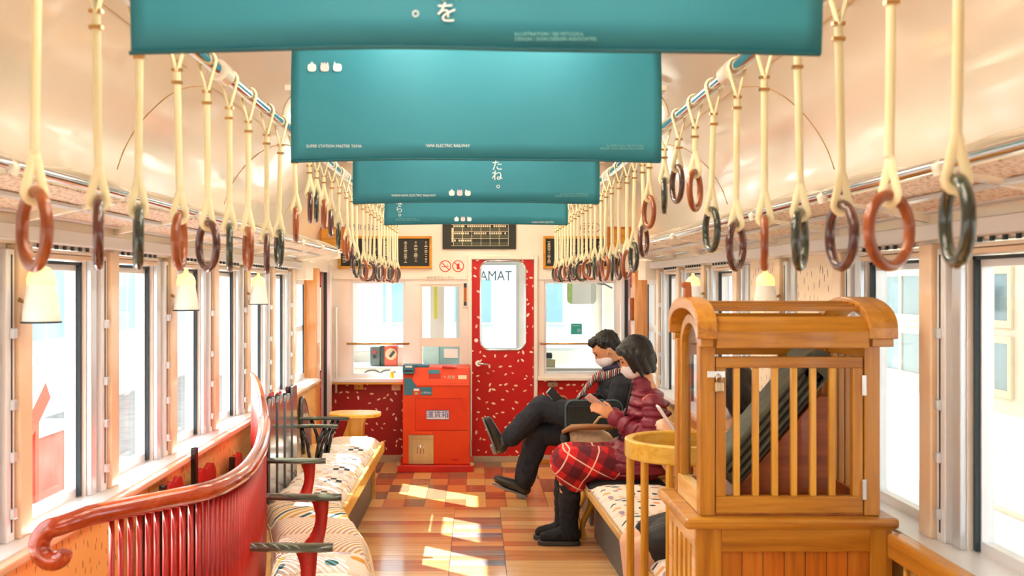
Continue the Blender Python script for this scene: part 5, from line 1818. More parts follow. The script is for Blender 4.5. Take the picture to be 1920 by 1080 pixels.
MB().prism([(p[0], YM - 0.003, p[1]) for p in gl_ if p[0] > (1089 - VPX) / ms], (0, 0.003, 0)).build('grey_reflection', base('grey_reflection', (196, 198, 190), 0.3), t)  # rest of the reflection painted plain grey
MB().tube([((1112 - VPX) / ms, YM + 0.005, CAMH - (530 - VPY) / ms), ((1135 - VPX) / ms, YM + 0.05, CAMH - (533 - VPY) / ms), ((1150 - VPX) / ms, YM + 0.1, CAMH - (540 - VPY) / ms)], 0.008, 8).build('arm', M['dark'], t, smooth=True)
# driver's desk with a red and grey control unit
YD = 9.55
dsx = FPX / YD
dx = lambda px: (px - VPX) / dsx
dz = lambda py: CAMH - (py - VPY) / dsx
t = thing('control_desk', (dx(710), YD + 0.3, 0), 'pale grey driver desk behind the left cab window', 'desk')
box('cabinet', M['white_panel'], t, -1.15, -0.30, YD, YD + 0.55, 0.0, dz(690), 0.01)
box('desk_top', M['alu_white'], t, -1.17, -0.28, YD - 0.02, YD + 0.55, dz(690), dz(687), 0.004)
for px in (698, 728):
    pts = [(dx(px + 14 * math.cos(math.pi * q / 10)), YD - 0.01, dz(701 - 7 * math.sin(math.pi * q / 10))) for q in range(11)]
    MB().tube(pts, 0.006, 6).build('desk_arch', M['grey_panel'], t)
t = thing('control_unit', (dx(725), YD + 0.1, dz(687)), 'grey and red control unit with dials on the driver desk', 'control unit')
box('grey_case', base('unit_grey', (96, 106, 106), 0.5), t, dx(693), dx(712), YD + 0.02, YD + 0.22, dz(687), dz(650), 0.01)
box('dark_case', base('unit_dark', (64, 74, 74), 0.5), t, dx(712), dx(722), YD + 0.04, YD + 0.22, dz(687), dz(649), 0.006)
box('red_case', base('unit_red', (226, 92, 72), 0.5), t, dx(720), dx(744), YD + 0.03, YD + 0.22, dz(687), dz(649), 0.01)
box('pink_panel', base('unit_pink', (236, 196, 184), 0.5), t, dx(744), dx(758), YD + 0.05, YD + 0.2, dz(687), dz(652), 0.005)
MB().tube([(dx(702), YD + 0.02, dz(669)), (dx(702), YD - 0.004, dz(669))], 0.014, 12).build('dial', M['dark'], t)
MB().tube([(dx(702), YD + 0.02, dz(660)), (dx(702), YD - 0.004, dz(660))], 0.014, 12).build('dial', M['red_print'], t)
MB().tube([(dx(733), YD + 0.03, dz(664)), (dx(733), YD + 0.0, dz(664))], 0.052, 18).build('wheel', base('unit_cream', (232, 190, 150), 0.5), t)
MB().tube([(dx(731), YD - 0.004, dz(669)), (dx(739), YD - 0.01, dz(659))], 0.012, 8).build('lever', M['dark'], t)
t = thing('notice_sheet', (dx(830), YD, dz(690)), 'pale notice sheets pinned behind the narrow cab window', 'notice')
box('sheet', base('pale_teal_paper', (190, 214, 212), 0.6), t, dx(792), dx(822), YD + 0.1, YD + 0.104, dz(690), dz(650))
box('sheet', base('pale_pink_paper', (240, 208, 200), 0.6), t, dx(832), dx(858), YD + 0.08, YD + 0.084, dz(672), dz(655))
box('backing', base('pale_blue_board', (150, 190, 192), 0.6), t, dx(820), dx(866), YD + 0.11, YD + 0.114, dz(692), dz(648))
t = thing('yellow_label_strip', (dx(815), YD, dz(600)), 'tall yellow label strip on the post behind the narrow cab window', 'label')
box('post', M['white_panel'], t, dx(806), dx(832), YD + 0.12, YD + 0.16, dz(700), dz(520))
box('strip', base('yellow_label', (232, 222, 40), 0.5), t, dx(813), dx(818.5), YD + 0.118, YD + 0.12, dz(598), dz(536))
t = thing('desk_box', (dx(1032), YD, dz(690)), 'small grey box with a dark cap on the desk behind the right cab window', 'box')
box('case', M['steel'], t, dx(1022), dx(1043), YD + 0.1, YD + 0.2, dz(690), dz(675), 0.004)
box('cap', M['dark'], t, dx(1022), dx(1037), YD + 0.1, YD + 0.18, dz(674), dz(663), 0.01)
t = thing('right_desk', (0.85, YD + 0.3, 0), 'white desk behind the right cab window', 'desk')
box('cabinet', M['white_panel'], t, 0.58, 1.18, YD, YD + 0.5, 0.0, dz(692), 0.01)
box('desk_top', M['alu_white'], t, 0.57, 1.19, YD - 0.01, YD + 0.5, dz(692), dz(690), 0.003)
# small plate on the right door post and small frames above the racks
t = thing('wooden_tag', (1.18, 8.0, 1.2), 'narrow brown wooden plate on the post beside the right door', 'plate')
box('plate', M['oak_brown'], t, 1.150, 1.178, 7.96, 8.04, 1.23, 1.40, 0.004)
for (sgn, lab) in ((-1, 'small framed wooden notice hanging at the far end of the left rack'), (1, 'small framed wooden notice hanging at the far end of the right rack')):
    t = thing('wooden_notice', (sgn * 0.98, 8.3, 1.75), lab, 'notice')
    x0, x1 = sorted((sgn * 1.22, sgn * 1.02))
    holed(MB(), x0, x1, 1.74, 1.95, [(x0 + .02, x1 - .02, 1.76, 1.93)], 8.30, 8.32).build('frame', M['oak_brown'], t, bevel=0.003)
    box('panel', M['gold'], t, x0 + .018, x1 - .018, 8.305, 8.315, 1.758, 1.932)

# ================================================================= PEOPLE
skin = base('skin_tone', (226, 158, 112), 0.5)
bsdf(skin).inputs['Subsurface Weight'].default_value = 0.08
bsdf(skin).inputs['Subsurface Radius'].default_value = (0.02, 0.008, 0.004)
hair_m = noisy('black_hair', (8, 7, 7), (24, 19, 16), 0.5, (140, 140, 12), 3, bump=0.5)
mask_m = noisy('white_mask', (240, 230, 228), (230, 218, 218), 0.8, (30, 30, 30))
eye_m = base('dark_eye', (20, 14, 12), 0.3)
maroon = noisy('maroon_nylon', (122, 26, 48), (140, 36, 58), 0.42, (12, 12, 12), bump=0.15)
black_coat = noisy('black_wool', (20, 22, 30), (32, 34, 42), 0.8, (60, 60, 60), bump=0.2)
navy_trs = noisy('dark_trousers', (24, 26, 36), (34, 38, 50), 0.75, (50, 50, 50), bump=0.15)
shoe_m = noisy('black_leather', (20, 22, 22), (40, 42, 40), 0.3, (20, 20, 20), coat=0.3)
sole_m = noisy('worn_sole', (150, 150, 142), (120, 120, 114), 0.6, (14, 14, 14))
boot_m = noisy('black_suede', (14, 14, 16), (26, 26, 30), 0.85, (50, 50, 50), bump=0.3)


def plaid(name):
    m = base(name, (190, 20, 28), 0.85)
    tc = nd(m, 'ShaderNodeTexCoord')

    def bandv(vec, per, lo, hi):
        dt = nd(m, 'ShaderNodeVectorMath', operation='DOT_PRODUCT')
        dt.inputs[1].default_value = vec
        lk(m, tc.outputs['Object'], dt.inputs[0])
        mu = nd(m, 'ShaderNodeMath', operation='MULTIPLY')
        mu.inputs[1].default_value = 1 / per
        lk(m, dt.outputs['Value'], mu.inputs[0])
        fr = nd(m, 'ShaderNodeMath', operation='FRACT')
        lk(m, mu.outputs[0], fr.inputs[0])
        g = nd(m, 'ShaderNodeMath', operation='GREATER_THAN')
        g.inputs[1].default_value = lo
        lk(m, fr.outputs[0], g.inputs[0])
        l = nd(m, 'ShaderNodeMath', operation='LESS_THAN')
        l.inputs[1].default_value = hi
        lk(m, fr.outputs[0], l.inputs[0])
        p = nd(m, 'ShaderNodeMath', operation='MULTIPLY')
        lk(m, g.outputs[0], p.inputs[0])
        lk(m, l.outputs[0], p.inputs[1])
        return p.outputs[0]
    u, v = (0.88, 0.12, -0.48), (0.5, -0.12, 0.87)
    cur = None
    lay = [(bandv(u, 0.15, 0.28, 0.72), (40, 14, 30), 0.62), (bandv(v, 0.15, 0.28, 0.72), (30, 14, 34), 0.62), (bandv(u, 0.15, 0.95, 1.0), (240, 200, 170), 0.9), (bandv(v, 0.15, 0.95, 1.0), (240, 200, 170), 0.9)]
    col = None
    for fac, c, st in lay:
        mx = nd(m, 'ShaderNodeMix', data_type='RGBA')
        k = nd(m, 'ShaderNodeMath', operation='MULTIPLY')
        k.inputs[1].default_value = st
        lk(m, fac, k.inputs[0])
        lk(m, k.outputs[0], mx.inputs['Factor'])
        if col is None:
            mx.inputs['A'].default_value = lin((206, 18, 28))
        else:
            lk(m, col, mx.inputs['A'])
        mx.inputs['B'].default_value = lin(c)
        col = mx.outputs['Result']
    lk(m, col, bsdf(m).inputs['Base Color'])
    return m


class Head:
    def __init__(s, c, pitch, k=1.0):
        p = math.radians(pitch)
        s.c = Vector(c)
        s.F = Vector((-math.cos(p), 0, -math.sin(p)))
        s.U = Vector((-math.sin(p), 0, math.cos(p)))
        s.S = Vector((0, 1, 0))
        s.k = k
        s.M = Matrix((s.F, s.S, s.U)).transposed()

    def p(s, f, a, u):
        return s.c + (s.F * f + s.S * a + s.U * u) * s.k

    def ell(s, mb, f, a, u, rf, rs, ru, **kw):
        mb.ell(s.p(f, a, u), rf * s.k, rs * s.k, ru * s.k, s.M, **kw)

    def skull(s, mb):
        s.ell(mb, -0.004, 0, 0.018, 0.094, 0.074, 0.100)
        s.ell(mb, 0.024, 0, -0.045, 0.062, 0.060, 0.068)
        s.ell(mb, 0.045, 0, -0.088, 0.030, 0.030, 0.026)
        mb.cone(s.p(0.080, 0, 0.012), 0.010 * s.k, s.p(0.098, 0, -0.030), 0.013 * s.k)
        s.ell(mb, 0.070, 0, 0.036, 0.022, 0.050, 0.012)
        for a in (-1, 1):
            s.ell(mb, -0.012, a * 0.076, -0.012, 0.020, 0.010, 0.031)

    def face(s, person, hair=None):
        for a in (-1, 1):
            mb = MB()
            s.ell(mb, 0.082, a * 0.031, 0.012, 0.006, 0.012, 0.005)
            mb.build('eye', eye_m, person, smooth=True)
            mb = MB()
            s.ell(mb, 0.086, a * 0.032, 0.032, 0.005, 0.018, 0.004)
            mb.build('eyebrow', hair_m, person, smooth=True)

    def mask(s, person):
        mb = MB()
        s.ell(mb, 0.040, 0, -0.056, 0.064, 0.064, 0.052)
        s.ell(mb, 0.080, 0, -0.040, 0.030, 0.030, 0.034)
        o = blob(mb, 'face_mask', mask_m, person, 0.005, 8)
        for a in (-1, 1):
            MB().tube([s.p(0.03, a * 0.064, -0.030), s.p(0.012, a * 0.074, -0.012), s.p(-0.010, a * 0.086, 0.012), s.p(-0.032, a * 0.080, -0.006), s.p(-0.020, a * 0.074, -0.034), s.p(0.02, a * 0.066, -0.076)], 0.0017, 6).build('ear_loop', mask_m, o, smooth=True)


def hand(mb, wrist, d, n, side, curl=0.9, k=1.0):
    """palm and five fingers; d = pointing direction, n = palm normal (fingers curl toward it), side = towards the thumb"""
    W, d, n = Vector(wrist), Vector(d).normalized(), Vector(n).normalized()
    sd = Vector(side)
    sd = (sd - d * sd.dot(d)).normalized()
    n = (n - d * n.dot(d) - sd * n.dot(sd)).normalized()
    Mx = Matrix((d, sd, n)).transposed()
    mb.ell(W + d * 0.045 * k, 0.050 * k, 0.038 * k, 0.016 * k, Mx)
    for i, (L, off) in enumerate(((0.066, 0.027), (0.074, 0.009), (0.069, -0.009), (0.054, -0.026))):
        b = W + (d * 0.080 + sd * off) * k
        a1, a2, a3 = curl * 0.45, curl * 1.1, curl * 1.7
        p1 = b + (d * math.cos(a1) + n * math.sin(a1)) * L * 0.45 * k
        p2 = p1 + (d * math.cos(a2) + n * math.sin(a2)) * L * 0.32 * k
        p3 = p2 + (d * math.cos(a3) + n * math.sin(a3)) * L * 0.25 * k
        r = (0.0085 - 0.0006 * (i == 3)) * k
        mb.cone(b, r * 1.08, p1, r)
        mb.cone(p1, r, p2, r * 0.93)
        mb.cone(p2, r * 0.93, p3, r * 0.82)
    t0 = W + (d * 0.020 + sd * 0.026) * k
    t1 = t0 + (d * 0.7 + sd * 0.65 + n * 0.35).normalized() * 0.038 * k
    t2 = t1 + (d * 0.95 + sd * 0.1 + n * 0.35).normalized() * 0.032 * k
    mb.cone(t0, 0.0125 * k, t1, 0.0105 * k)
    mb.cone(t1, 0.0105 * k, t2, 0.0085 * k)


def chain(mb, pts, rs, bulge=0.0, n=5):
    for i in range(len(pts) - 1):
        a, b = Vector(pts[i]), Vector(pts[i + 1])
        if bulge:
            m = max(2, int((b - a).length / bulge))
            for q in range(m + 1):
                u = q / m
                mb.ell(a.lerp(b, u), *([rs[i] + (rs[i + 1] - rs[i]) * u] * 3), nu=14, nv=8)
            mb.cone(a, rs[i] * 0.86, b, rs[i + 1] * 0.86)
        else:
            mb.cone(a, rs[i], b, rs[i + 1])


# ---------------------------------------------------------------- woman in the maroon jacket
Y = 6.20
wo = thing('person', (0.9, Y, 0), 'person in maroon puffer jacket and red plaid skirt looking at a phone', 'person')
H = Head((0.928, Y, 1.068), 24, 1.0)
mb = MB()
H.skull(mb)
chain(mb, [H.p(-0.02, 0, -0.05), (0.985, Y, 0.93), (1.0, Y, 0.80), (0.985, Y, 0.50)], [0.05, 0.05, 0.10, 0.10])
for s_ in (-1, 1):
    sh = (1.0, Y + s_ * 0.15, 0.82)
    el_ = (0.975, Y + s_ * 0.215, 0.618) if s_ < 0 else (0.955, Y + 0.20, 0.63)
    wr = (0.785, Y - 0.085, 0.742) if s_ < 0 else (0.790, Y + 0.045, 0.742)
    chain(mb, [(1.0, Y, 0.82), sh, el_, wr], [0.07, 0.05, 0.038, 0.024])
    if s_ < 0:
        hand(mb, wr, (-0.74, 0.05, 0.42), (0.45, 0.75, 0.5), (0, 0.4, 1), 0.75)
    else:
        hand(mb, wr, (-0.80, -0.10, 0.38), (0.35, -0.8, 0.5), (0, -0.3, 1), 0.9)
    chain(mb, [(0.97, Y + s_ * 0.07, 0.47), (0.52, Y + s_ * 0.07, 0.44), (0.535, Y + s_ * 0.07, 0.12)], [0.08, 0.05, 0.035])
blob(mb, 'body', skin, wo, 0.0065, 5)
H.face(wo)
H.mask(wo)
mb = MB()
H.ell(mb, -0.020, 0, 0.032, 0.104, 0.090, 0.104)
H.ell(mb, -0.050, 0, -0.020, 0.070, 0.086, 0.085)
for a in (-1, 1):
    mb.cone(H.p(-0.02, a * 0.072, 0.02), 0.034, H.p(-0.025, a * 0.070, -0.085), 0.024)
    mb.cone(H.p(0.020, a * 0.076, 0.03), 0.028, H.p(0.012, a * 0.078, -0.100), 0.011)
    mb.cone(H.p(0.045, a * 0.066, 0.05), 0.026, H.p(0.046, a * 0.070, -0.068), 0.008)
    mb.cone(H.p(-0.06, a * 0.05, 0.0), 0.05, H.p(-0.058, a * 0.05, -0.088), 0.028)
H.ell(mb, 0.055, 0, 0.072, 0.036, 0.066, 0.034)
blob(mb, 'hair', hair_m, wo, 0.0055, 3, 0.006, 0.02)
# glasses
g = []
for a in (-1, 1):
    MB().tube([H.p(0.100, a * 0.033 + 0.022 * math.cos(q * math.pi / 8), 0.004 + 0.015 * math.sin(q * math.pi / 8)) for q in range(16)], 0.0014, 5, closed=True).build('glasses_rim', base('rim_pink', (150, 90, 90), 0.4), wo)
# jacket: stacked padded rolls
mb = MB()
for (z, cx, rx, ry) in ((0.425, 0.935, 0.205, 0.212), (0.475, 0.932, 0.195, 0.210), (0.525, 0.940, 0.180, 0.207), (0.580, 0.955, 0.166, 0.200), (0.635, 0.978, 0.150, 0.190), (0.695, 0.990, 0.146, 0.192), (0.755, 1.000, 0.138, 0.192), (0.810, 1.003, 0.122, 0.178), (0.855, 0.995, 0.100, 0.135)):
    mb.ell((cx, Y, z), rx, ry, 0.040, nu=24)
mb.ell((0.97, Y, 0.65), 0.115, 0.155, 0.235)
mb.cone((0.990, Y, 0.86), 0.082, (0.965, Y, 0.925), 0.070)
for s_ in (-1, 1):
    mb.cone((0.862, Y + s_ * 0.088, 0.480), 0.118, (0.97, Y + s_ * 0.088, 0.480), 0.118)
for s_ in (-1, 1):
    el_ = (0.985, Y + s_ * 0.218, 0.612) if s_ < 0 else (0.955, Y + 0.20, 0.63)
    wr = (0.800, Y - 0.090, 0.728) if s_ < 0 else (0.810, Y + 0.05, 0.728)
    chain(mb, [(1.008, Y + s_ * 0.170, 0.805), el_, wr], [0.074, 0.070, 0.050], 0.072)
_segs = [((0.945, Y, 0.38), (0.995, Y, 0.90), 0.15)]
for s_ in (-1, 1):
    el_ = Vector((0.985, Y - 0.218, 0.612) if s_ < 0 else (0.955, Y + 0.20, 0.63))
    _segs += [((1.008, Y + s_ * 0.170, 0.83), el_, 0.07), (el_, (0.800, Y - 0.090, 0.728) if s_ < 0 else (0.810, Y + 0.05, 0.728), 0.058)]


def quilt(v):
    best = None
    for (a, b, r) in _segs:
        a, b = Vector(a), Vector(b)
        d = b - a
        t = max(0, min(1, (v - a).dot(d) / d.length_squared))
        q = a + d * t
        k = (v - q).length / r
        if best is None or k < best[0]:
            best = (k, q, t * d.length)
    _, q, s = best
    x = (s % 0.062) / 0.062 - 0.5
    g = math.exp(-(x / 0.11) ** 2)
    w = v - q
    return q + w * (1 - min(0.014 / max(w.length, 0.02), 0.25) * g + 0.05 * (1 - (2 * x) ** 2) * (1 - g) * 0)


blob(mb, 'jacket', maroon, wo, 0.006, 4, 0.008, 0.04, quilt)
MB().tube([(0.905, Y - 0.03, 0.925), (0.875, Y - 0.05, 0.80), (0.845, Y - 0.045, 0.66), (0.79, Y - 0.03, 0.48)], 0.006, 6).build('zip', M['blackm'], wo)
# skirt
mb = MB()
for s_ in (-1, 1):
    mb.cone((0.96, Y + s_ * 0.085, 0.470), 0.095, (0.545, Y + s_ * 0.075, 0.462), 0.108)
    mb.cone((0.535, Y + s_ * 0.07, 0.455), 0.102, (0.560, Y + s_ * 0.065, 0.368), 0.082)
mb.ell((0.72, Y, 0.455), 0.24, 0.16, 0.105)
def skirt_fn(v):
    if v.z < 0.31:
        v.z = 0.31
    return v


blob(mb, 'skirt', plaid('red_plaid'), wo, 0.009, 5, 0.014, 0.09, skirt_fn)
for s_, dx_ in ((-1, 0.0), (1, -0.018)):
    mb = MB()
    yb = Y + s_ * 0.066
    chain(mb, [(0.545 + dx_, yb, 0.40), (0.540 + dx_, yb, 0.27), (0.535 + dx_, yb, 0.13), (0.540 + dx_, yb, 0.07)], [0.064, 0.066, 0.056, 0.058], 0.045)
    chain(mb, [(0.560 + dx_, yb, 0.058), (0.48 + dx_, yb, 0.055), (0.40 + dx_, yb, 0.043)], [0.046, 0.044, 0.034])
    b_ = blob(mb, 'boot', boot_m, wo, 0.007, 3, 0.008, 0.03, lambda v: Vector((v.x, v.y, max(v.z, 0.016))))
    MB().prism([(x, z, 0.002) for (x, z) in rrect(0.478 + dx_, yb, 0.122, 0.044, 0.042, 6)], (0, 0, 0.024)).build('sole', base('boot_sole', (52, 52, 54), 0.7), b_, bevel=0.004)
# her phone
ph = thing('smartphone', (0.70, Y - 0.02, 0.80), 'pale pink-backed smartphone held by the person in the maroon jacket', 'phone')
d_ = Vector((-0.80, 0, 0.60))
n_ = Vector((0.50, 0.50, 0.66)).normalized()
w_ = d_.cross(n_)
c_ = Vector((0.700, Y - 0.045, 0.812))
MB().obox(c_, d_, w_, n_, 0.072, 0.036, 0.0045).build('phone_case', base('phone_pink', (206, 170, 164), 0.35), ph, bevel=0.003)
MB().obox(c_ + n_ * 0.0048, d_, w_, n_, 0.066, 0.033, 0.0004).build('screen', base('phone_screen', (60, 66, 80), 0.15), ph)

# ---------------------------------------------------------------- man in the black coat
Y = 7.42
ma = thing('person', (0.9, Y, 0), 'person in black coat and striped scarf sitting with crossed legs', 'person')
H = Head((0.912, Y, 1.045), 34, 1.03)
mb = MB()
H.skull(mb)
chain(mb, [H.p(-0.02, 0, -0.05), (0.985, Y, 0.90), (1.0, Y, 0.78), (1.0, Y, 0.50)], [0.055, 0.055, 0.11, 0.11])
WN, WF = (0.655, Y - 0.10, 0.628), (0.650, Y + 0.06, 0.66)
for s_ in (-1, 1):
    sh = (0.995, Y + s_ * 0.17, 0.80)
    el_ = (0.91, Y + s_ * 0.235, 0.56)
    wr = WN if s_ < 0 else WF
    chain(mb, [(1.0, Y, 0.80), sh, el_, wr], [0.07, 0.05, 0.040, 0.027])
    hand(mb, wr, (-0.85, 0.12 if s_ < 0 else -0.1, 0.22), (0.3, 0.6 if s_ < 0 else -0.6, 0.7), (0.2, 0.5 if s_ < 0 else -0.4, 0.9), 0.95, 1.08)
chain(mb, [(0.98, Y - 0.08, 0.50), (0.455, Y - 0.02, 0.640), (0.205, Y - 0.05, 0.40)], [0.08, 0.05, 0.036])
chain(mb, [(0.98, Y + 0.08, 0.46), (0.43, Y + 0.06, 0.455), (0.325, Y + 0.05, 0.10)], [0.08, 0.05, 0.036])
blob(mb, 'body', skin, ma, 0.007, 5)
H.face(ma)
H.mask(ma)
mb = MB()
H.ell(mb, -0.026, 0, 0.046, 0.092, 0.082, 0.082)
H.ell(mb, -0.062, 0, -0.002, 0.046, 0.070, 0.070)
H.ell(mb, 0.040, 0, 0.090, 0.050, 0.062, 0.034)
for a in (-1, 1):
    mb.cone(H.p(-0.030, a * 0.072, 0.045), 0.026, H.p(-0.040, a * 0.070, -0.012), 0.018)
    mb.cone(H.p(0.018, a * 0.068, 0.062), 0.024, H.p(0.010, a * 0.071, 0.018), 0.009)
blob(mb, 'hair', hair_m, ma, 0.0055, 2, 0.022, 0.018)
mb = MB()
for (z, cx, rx, ry) in ((0.46, 0.965, 0.175, 0.21), (0.55, 0.975, 0.170, 0.21), (0.65, 0.985, 0.160, 0.21), (0.74, 0.985, 0.150, 0.215), (0.81, 0.980, 0.130, 0.195), (0.86, 0.975, 0.095, 0.13)):
    mb.ell((cx, Y, z), rx, ry, 0.085, nu=24)
mb.cone((0.985, Y, 0.86), 0.082, (0.985, Y, 0.935), 0.072)
for s_ in (-1, 1):
    el_ = (0.905, Y + s_ * 0.24, 0.555)
    wr = (0.695, Y - 0.115, 0.615) if s_ < 0 else (0.695, Y + 0.07, 0.645)
    chain(mb, [(0.995, Y + s_ * 0.185, 0.795), el_, wr], [0.084, 0.075, 0.054])
blob(mb, 'coat', black_coat, ma, 0.0085, 4, 0.022, 0.07)
MB().tube([(0.985 + 0.085 * math.cos(q * math.pi / 10), Y + 0.085 * math.sin(q * math.pi / 10), 0.935 + 0.02 * math.cos(q * math.pi / 10)) for q in range(20)], 0.016, 8, closed=True, ry=0.022, up=(0, 0, 1)).build('collar', base('navy_collar', (48, 46, 74), 0.7), ma, smooth=True)
# scarf
sm = stripes('striped_scarf', [(24, 26, 34), (226, 214, 208), (60, 62, 72), (206, 96, 70), (24, 26, 34), (180, 172, 176)], 12.0, 0.9, 0.9, 0.4)
m_ = sm.node_tree
for n_ in m_.nodes:
    if n_.type == 'MAPPING':
        n_.inputs['Scale'].default_value = (1, 0.3, 0.9)
sc_ = MB()
sc_.tube([(0.945 + 0.105 * math.cos(q * math.pi / 12), Y + 0.098 * math.sin(q * math.pi / 12), 0.885 - 0.035 * math.cos(q * math.pi / 12 + math.pi)) for q in range(24)], 0.032, 10, closed=True)
sc_.tube([(0.87, Y - 0.05, 0.885), (0.825, Y - 0.06, 0.86), (0.775, Y - 0.055, 0.80), (0.735, Y - 0.05, 0.745), (0.70, Y - 0.05, 0.70)], [0.036, 0.042, 0.040, 0.042, 0.044], 12, ry=[0.026, 0.022, 0.020, 0.018, 0.016], up=(0, 1, 0))
sf = blob(sc_, 'scarf', sm, ma, 0.007, 3, 0.012, 0.03)
for q in range(7):
    yy = Y - 0.085 + q * 0.012
    MB().tube([(0.705, yy, 0.705), (0.685 - 0.004 * (q % 2), yy, 0.668)], 0.003, 5).build('fringe', sm, sf)
# trousers
mb = MB()
chain(mb, [(0.99, Y - 0.085, 0.50), (0.455, Y - 0.03, 0.650), (0.245, Y - 0.055, 0.445)], [0.120, 0.084, 0.072])
chain(mb, [(0.99, Y + 0.085, 0.47), (0.44, Y + 0.055, 0.460), (0.345, Y + 0.05, 0.16)], [0.120, 0.090, 0.076])
chain(mb, [(0.345, Y + 0.05, 0.16), (0.340, Y + 0.05, 0.125)], [0.076, 0.070])
mb.ell((0.98, Y, 0.47), 0.13, 0.19, 0.10)
blob(mb, 'trousers', navy_trs, ma, 0.009, 4, 0.018, 0.06)
# shoes
def shoe(pts, rs, nrm, y, heel_at):
    mb = MB()
    chain(mb, [(p[0], y, p[1]) for p in pts], rs)
    an = Vector((pts[0][0], y, pts[0][1]))
    b_ = blob(mb, 'shoe', shoe_m, ma, 0.006, 4)
    nr = Vector((nrm[0], 0, nrm[1])).normalized()
    a = Vector((pts[1][0], y, pts[1][1]))
    e = Vector((pts[-1][0], y, pts[-1][1]))
    dr = (e - a).normalized()
    dr = (dr - nr * dr.dot(nr)).normalized()
    L = (e - a).length
    out = []
    for q in range(20):
        an_ = 2 * math.pi * q / 20
        u, v = math.cos(an_), math.sin(an_)
        w_ = 0.038 * (1 + 0.12 * u)
        out.append(a + nr * (rs[1] * 0.80) + dr * (L * 0.5 + (L * 0.5 + 0.036) * u) + Vector((0, 1, 0)) * (w_ * v))
    MB().prism(out, nr * 0.012).build('sole', sole_m, b_, bevel=0.003)
    hl = a + nr * (rs[1] * 0.80 + 0.020) + dr * 0.008
    MB().obox(hl, dr, (0, 1, 0), nr, 0.034, 0.034, 0.012).build('heel', sole_m, b_, bevel=0.006)


shoe([(0.215, 0.435), (0.175, 0.375), (0.125, 0.475), (0.085, 0.560)], [0.044, 0.044, 0.041, 0.030], (-0.92, -0.38), Y - 0.055, 0)
shoe([(0.335, 0.115), (0.345, 0.066), (0.235, 0.105), (0.150, 0.138)], [0.046, 0.044, 0.041, 0.028], (-0.33, -0.95), Y + 0.05, 0)
# his booklet-style phone case
ph = thing('phone_wallet', (0.55, Y - 0.05, 0.70), 'black folding phone case held by the person in the black coat', 'phone')
d_ = Vector((-0.66, 0, 0.75))
n_ = Vector((0.55, -0.55, 0.48))
n_ = (n_ - d_ * n_.dot(d_)).normalized()
w_ = d_.cross(n_)
c_ = Vector((0.560, Y - 0.06, 0.715))
MB().obox(c_, d_, w_, n_, 0.075, 0.042, 0.006).build('cover', M['blackm'], ph, bevel=0.003)
MB().obox(c_ - n_ * 0.0105 + d_ * 0.012, d_, w_, n_, 0.070, 0.036, 0.004).build('phone', base('phone_body', (200, 214, 226), 0.2), ph, bevel=0.002)

# ---------------------------------------------------------------- bags between them
bag = thing('black_bag', (0.76, 7.05, 0.39), 'black upright soft briefcase standing on the bench between the two passengers', 'bag')
pts = rrect(0.775, 0.565, 0.185, 0.172, 0.05, 6)
MB().prism([(p[0], 6.98, p[1]) for p in pts], (0, 0.13, 0)).build('body', noisy('black_nylon', (26, 30, 28), (40, 44, 42), 0.75, (80, 80, 80), bump=0.2), bag, bevel=0.02, seg=3)
MB().tube([(p[0], 6.985, p[1]) for p in pts], 0.006, 6, closed=True).build('piping', base('blue_grey_piping', (70, 90, 100), 0.6), bag)
MB().tube([(0.68, 7.045, 0.735), (0.70, 7.045, 0.762), (0.82, 7.045, 0.772), (0.86, 7.045, 0.735)], 0.010, 8).build('handle', M['blackm'], bag, smooth=True)
MB().tube([(0.60, 6.977, 0.700), (0.95, 6.977, 0.700)], 0.003, 6).build('zip', M['dark'], bag)
tb = thing('beige_bag', (0.70, 6.72, 0.39), 'beige canvas bag with brown leather flap on the bench beyond the plaid skirt', 'bag')
bg = MB()
bg.ell((0.71, 6.72, 0.50), 0.165, 0.085, 0.105)
bg.ell((0.62, 6.72, 0.53), 0.075, 0.08, 0.075)
blob(bg, 'body', noisy('beige_canvas', (226, 204, 168), (206, 180, 140), 0.85, (40, 40, 40), bump=0.2), tb, 0.010, 4, 0.02, 0.06, lambda v: Vector((v.x, v.y, max(v.z, 0.394))))
MB().tube([(0.545, 6.66, 0.575), (0.60, 6.64, 0.608), (0.70, 6.63, 0.612), (0.85, 6.64, 0.608)], [0.014, 0.02, 0.02, 0.016], 8, ry=[0.03, 0.045, 0.045, 0.04], up=(0, 0, 1)).build('flap', base('tan_leather', (160, 104, 56), 0.5), tb, smooth=True)
MB().tube([(0.72, 6.66, 0.60), (0.77, 6.64, 0.67), (0.84, 6.65, 0.68), (0.88, 6.68, 0.60)], 0.009, 8).build('strap', base('canvas_strap', (190, 160, 112), 0.7), tb, smooth=True)
bg2 = MB()
bg2.ell((0.565, 6.70, 0.53), 0.035, 0.075, 0.055)
blob(bg2, 'side_gusset', M['blackm'], tb, 0.008, 3)

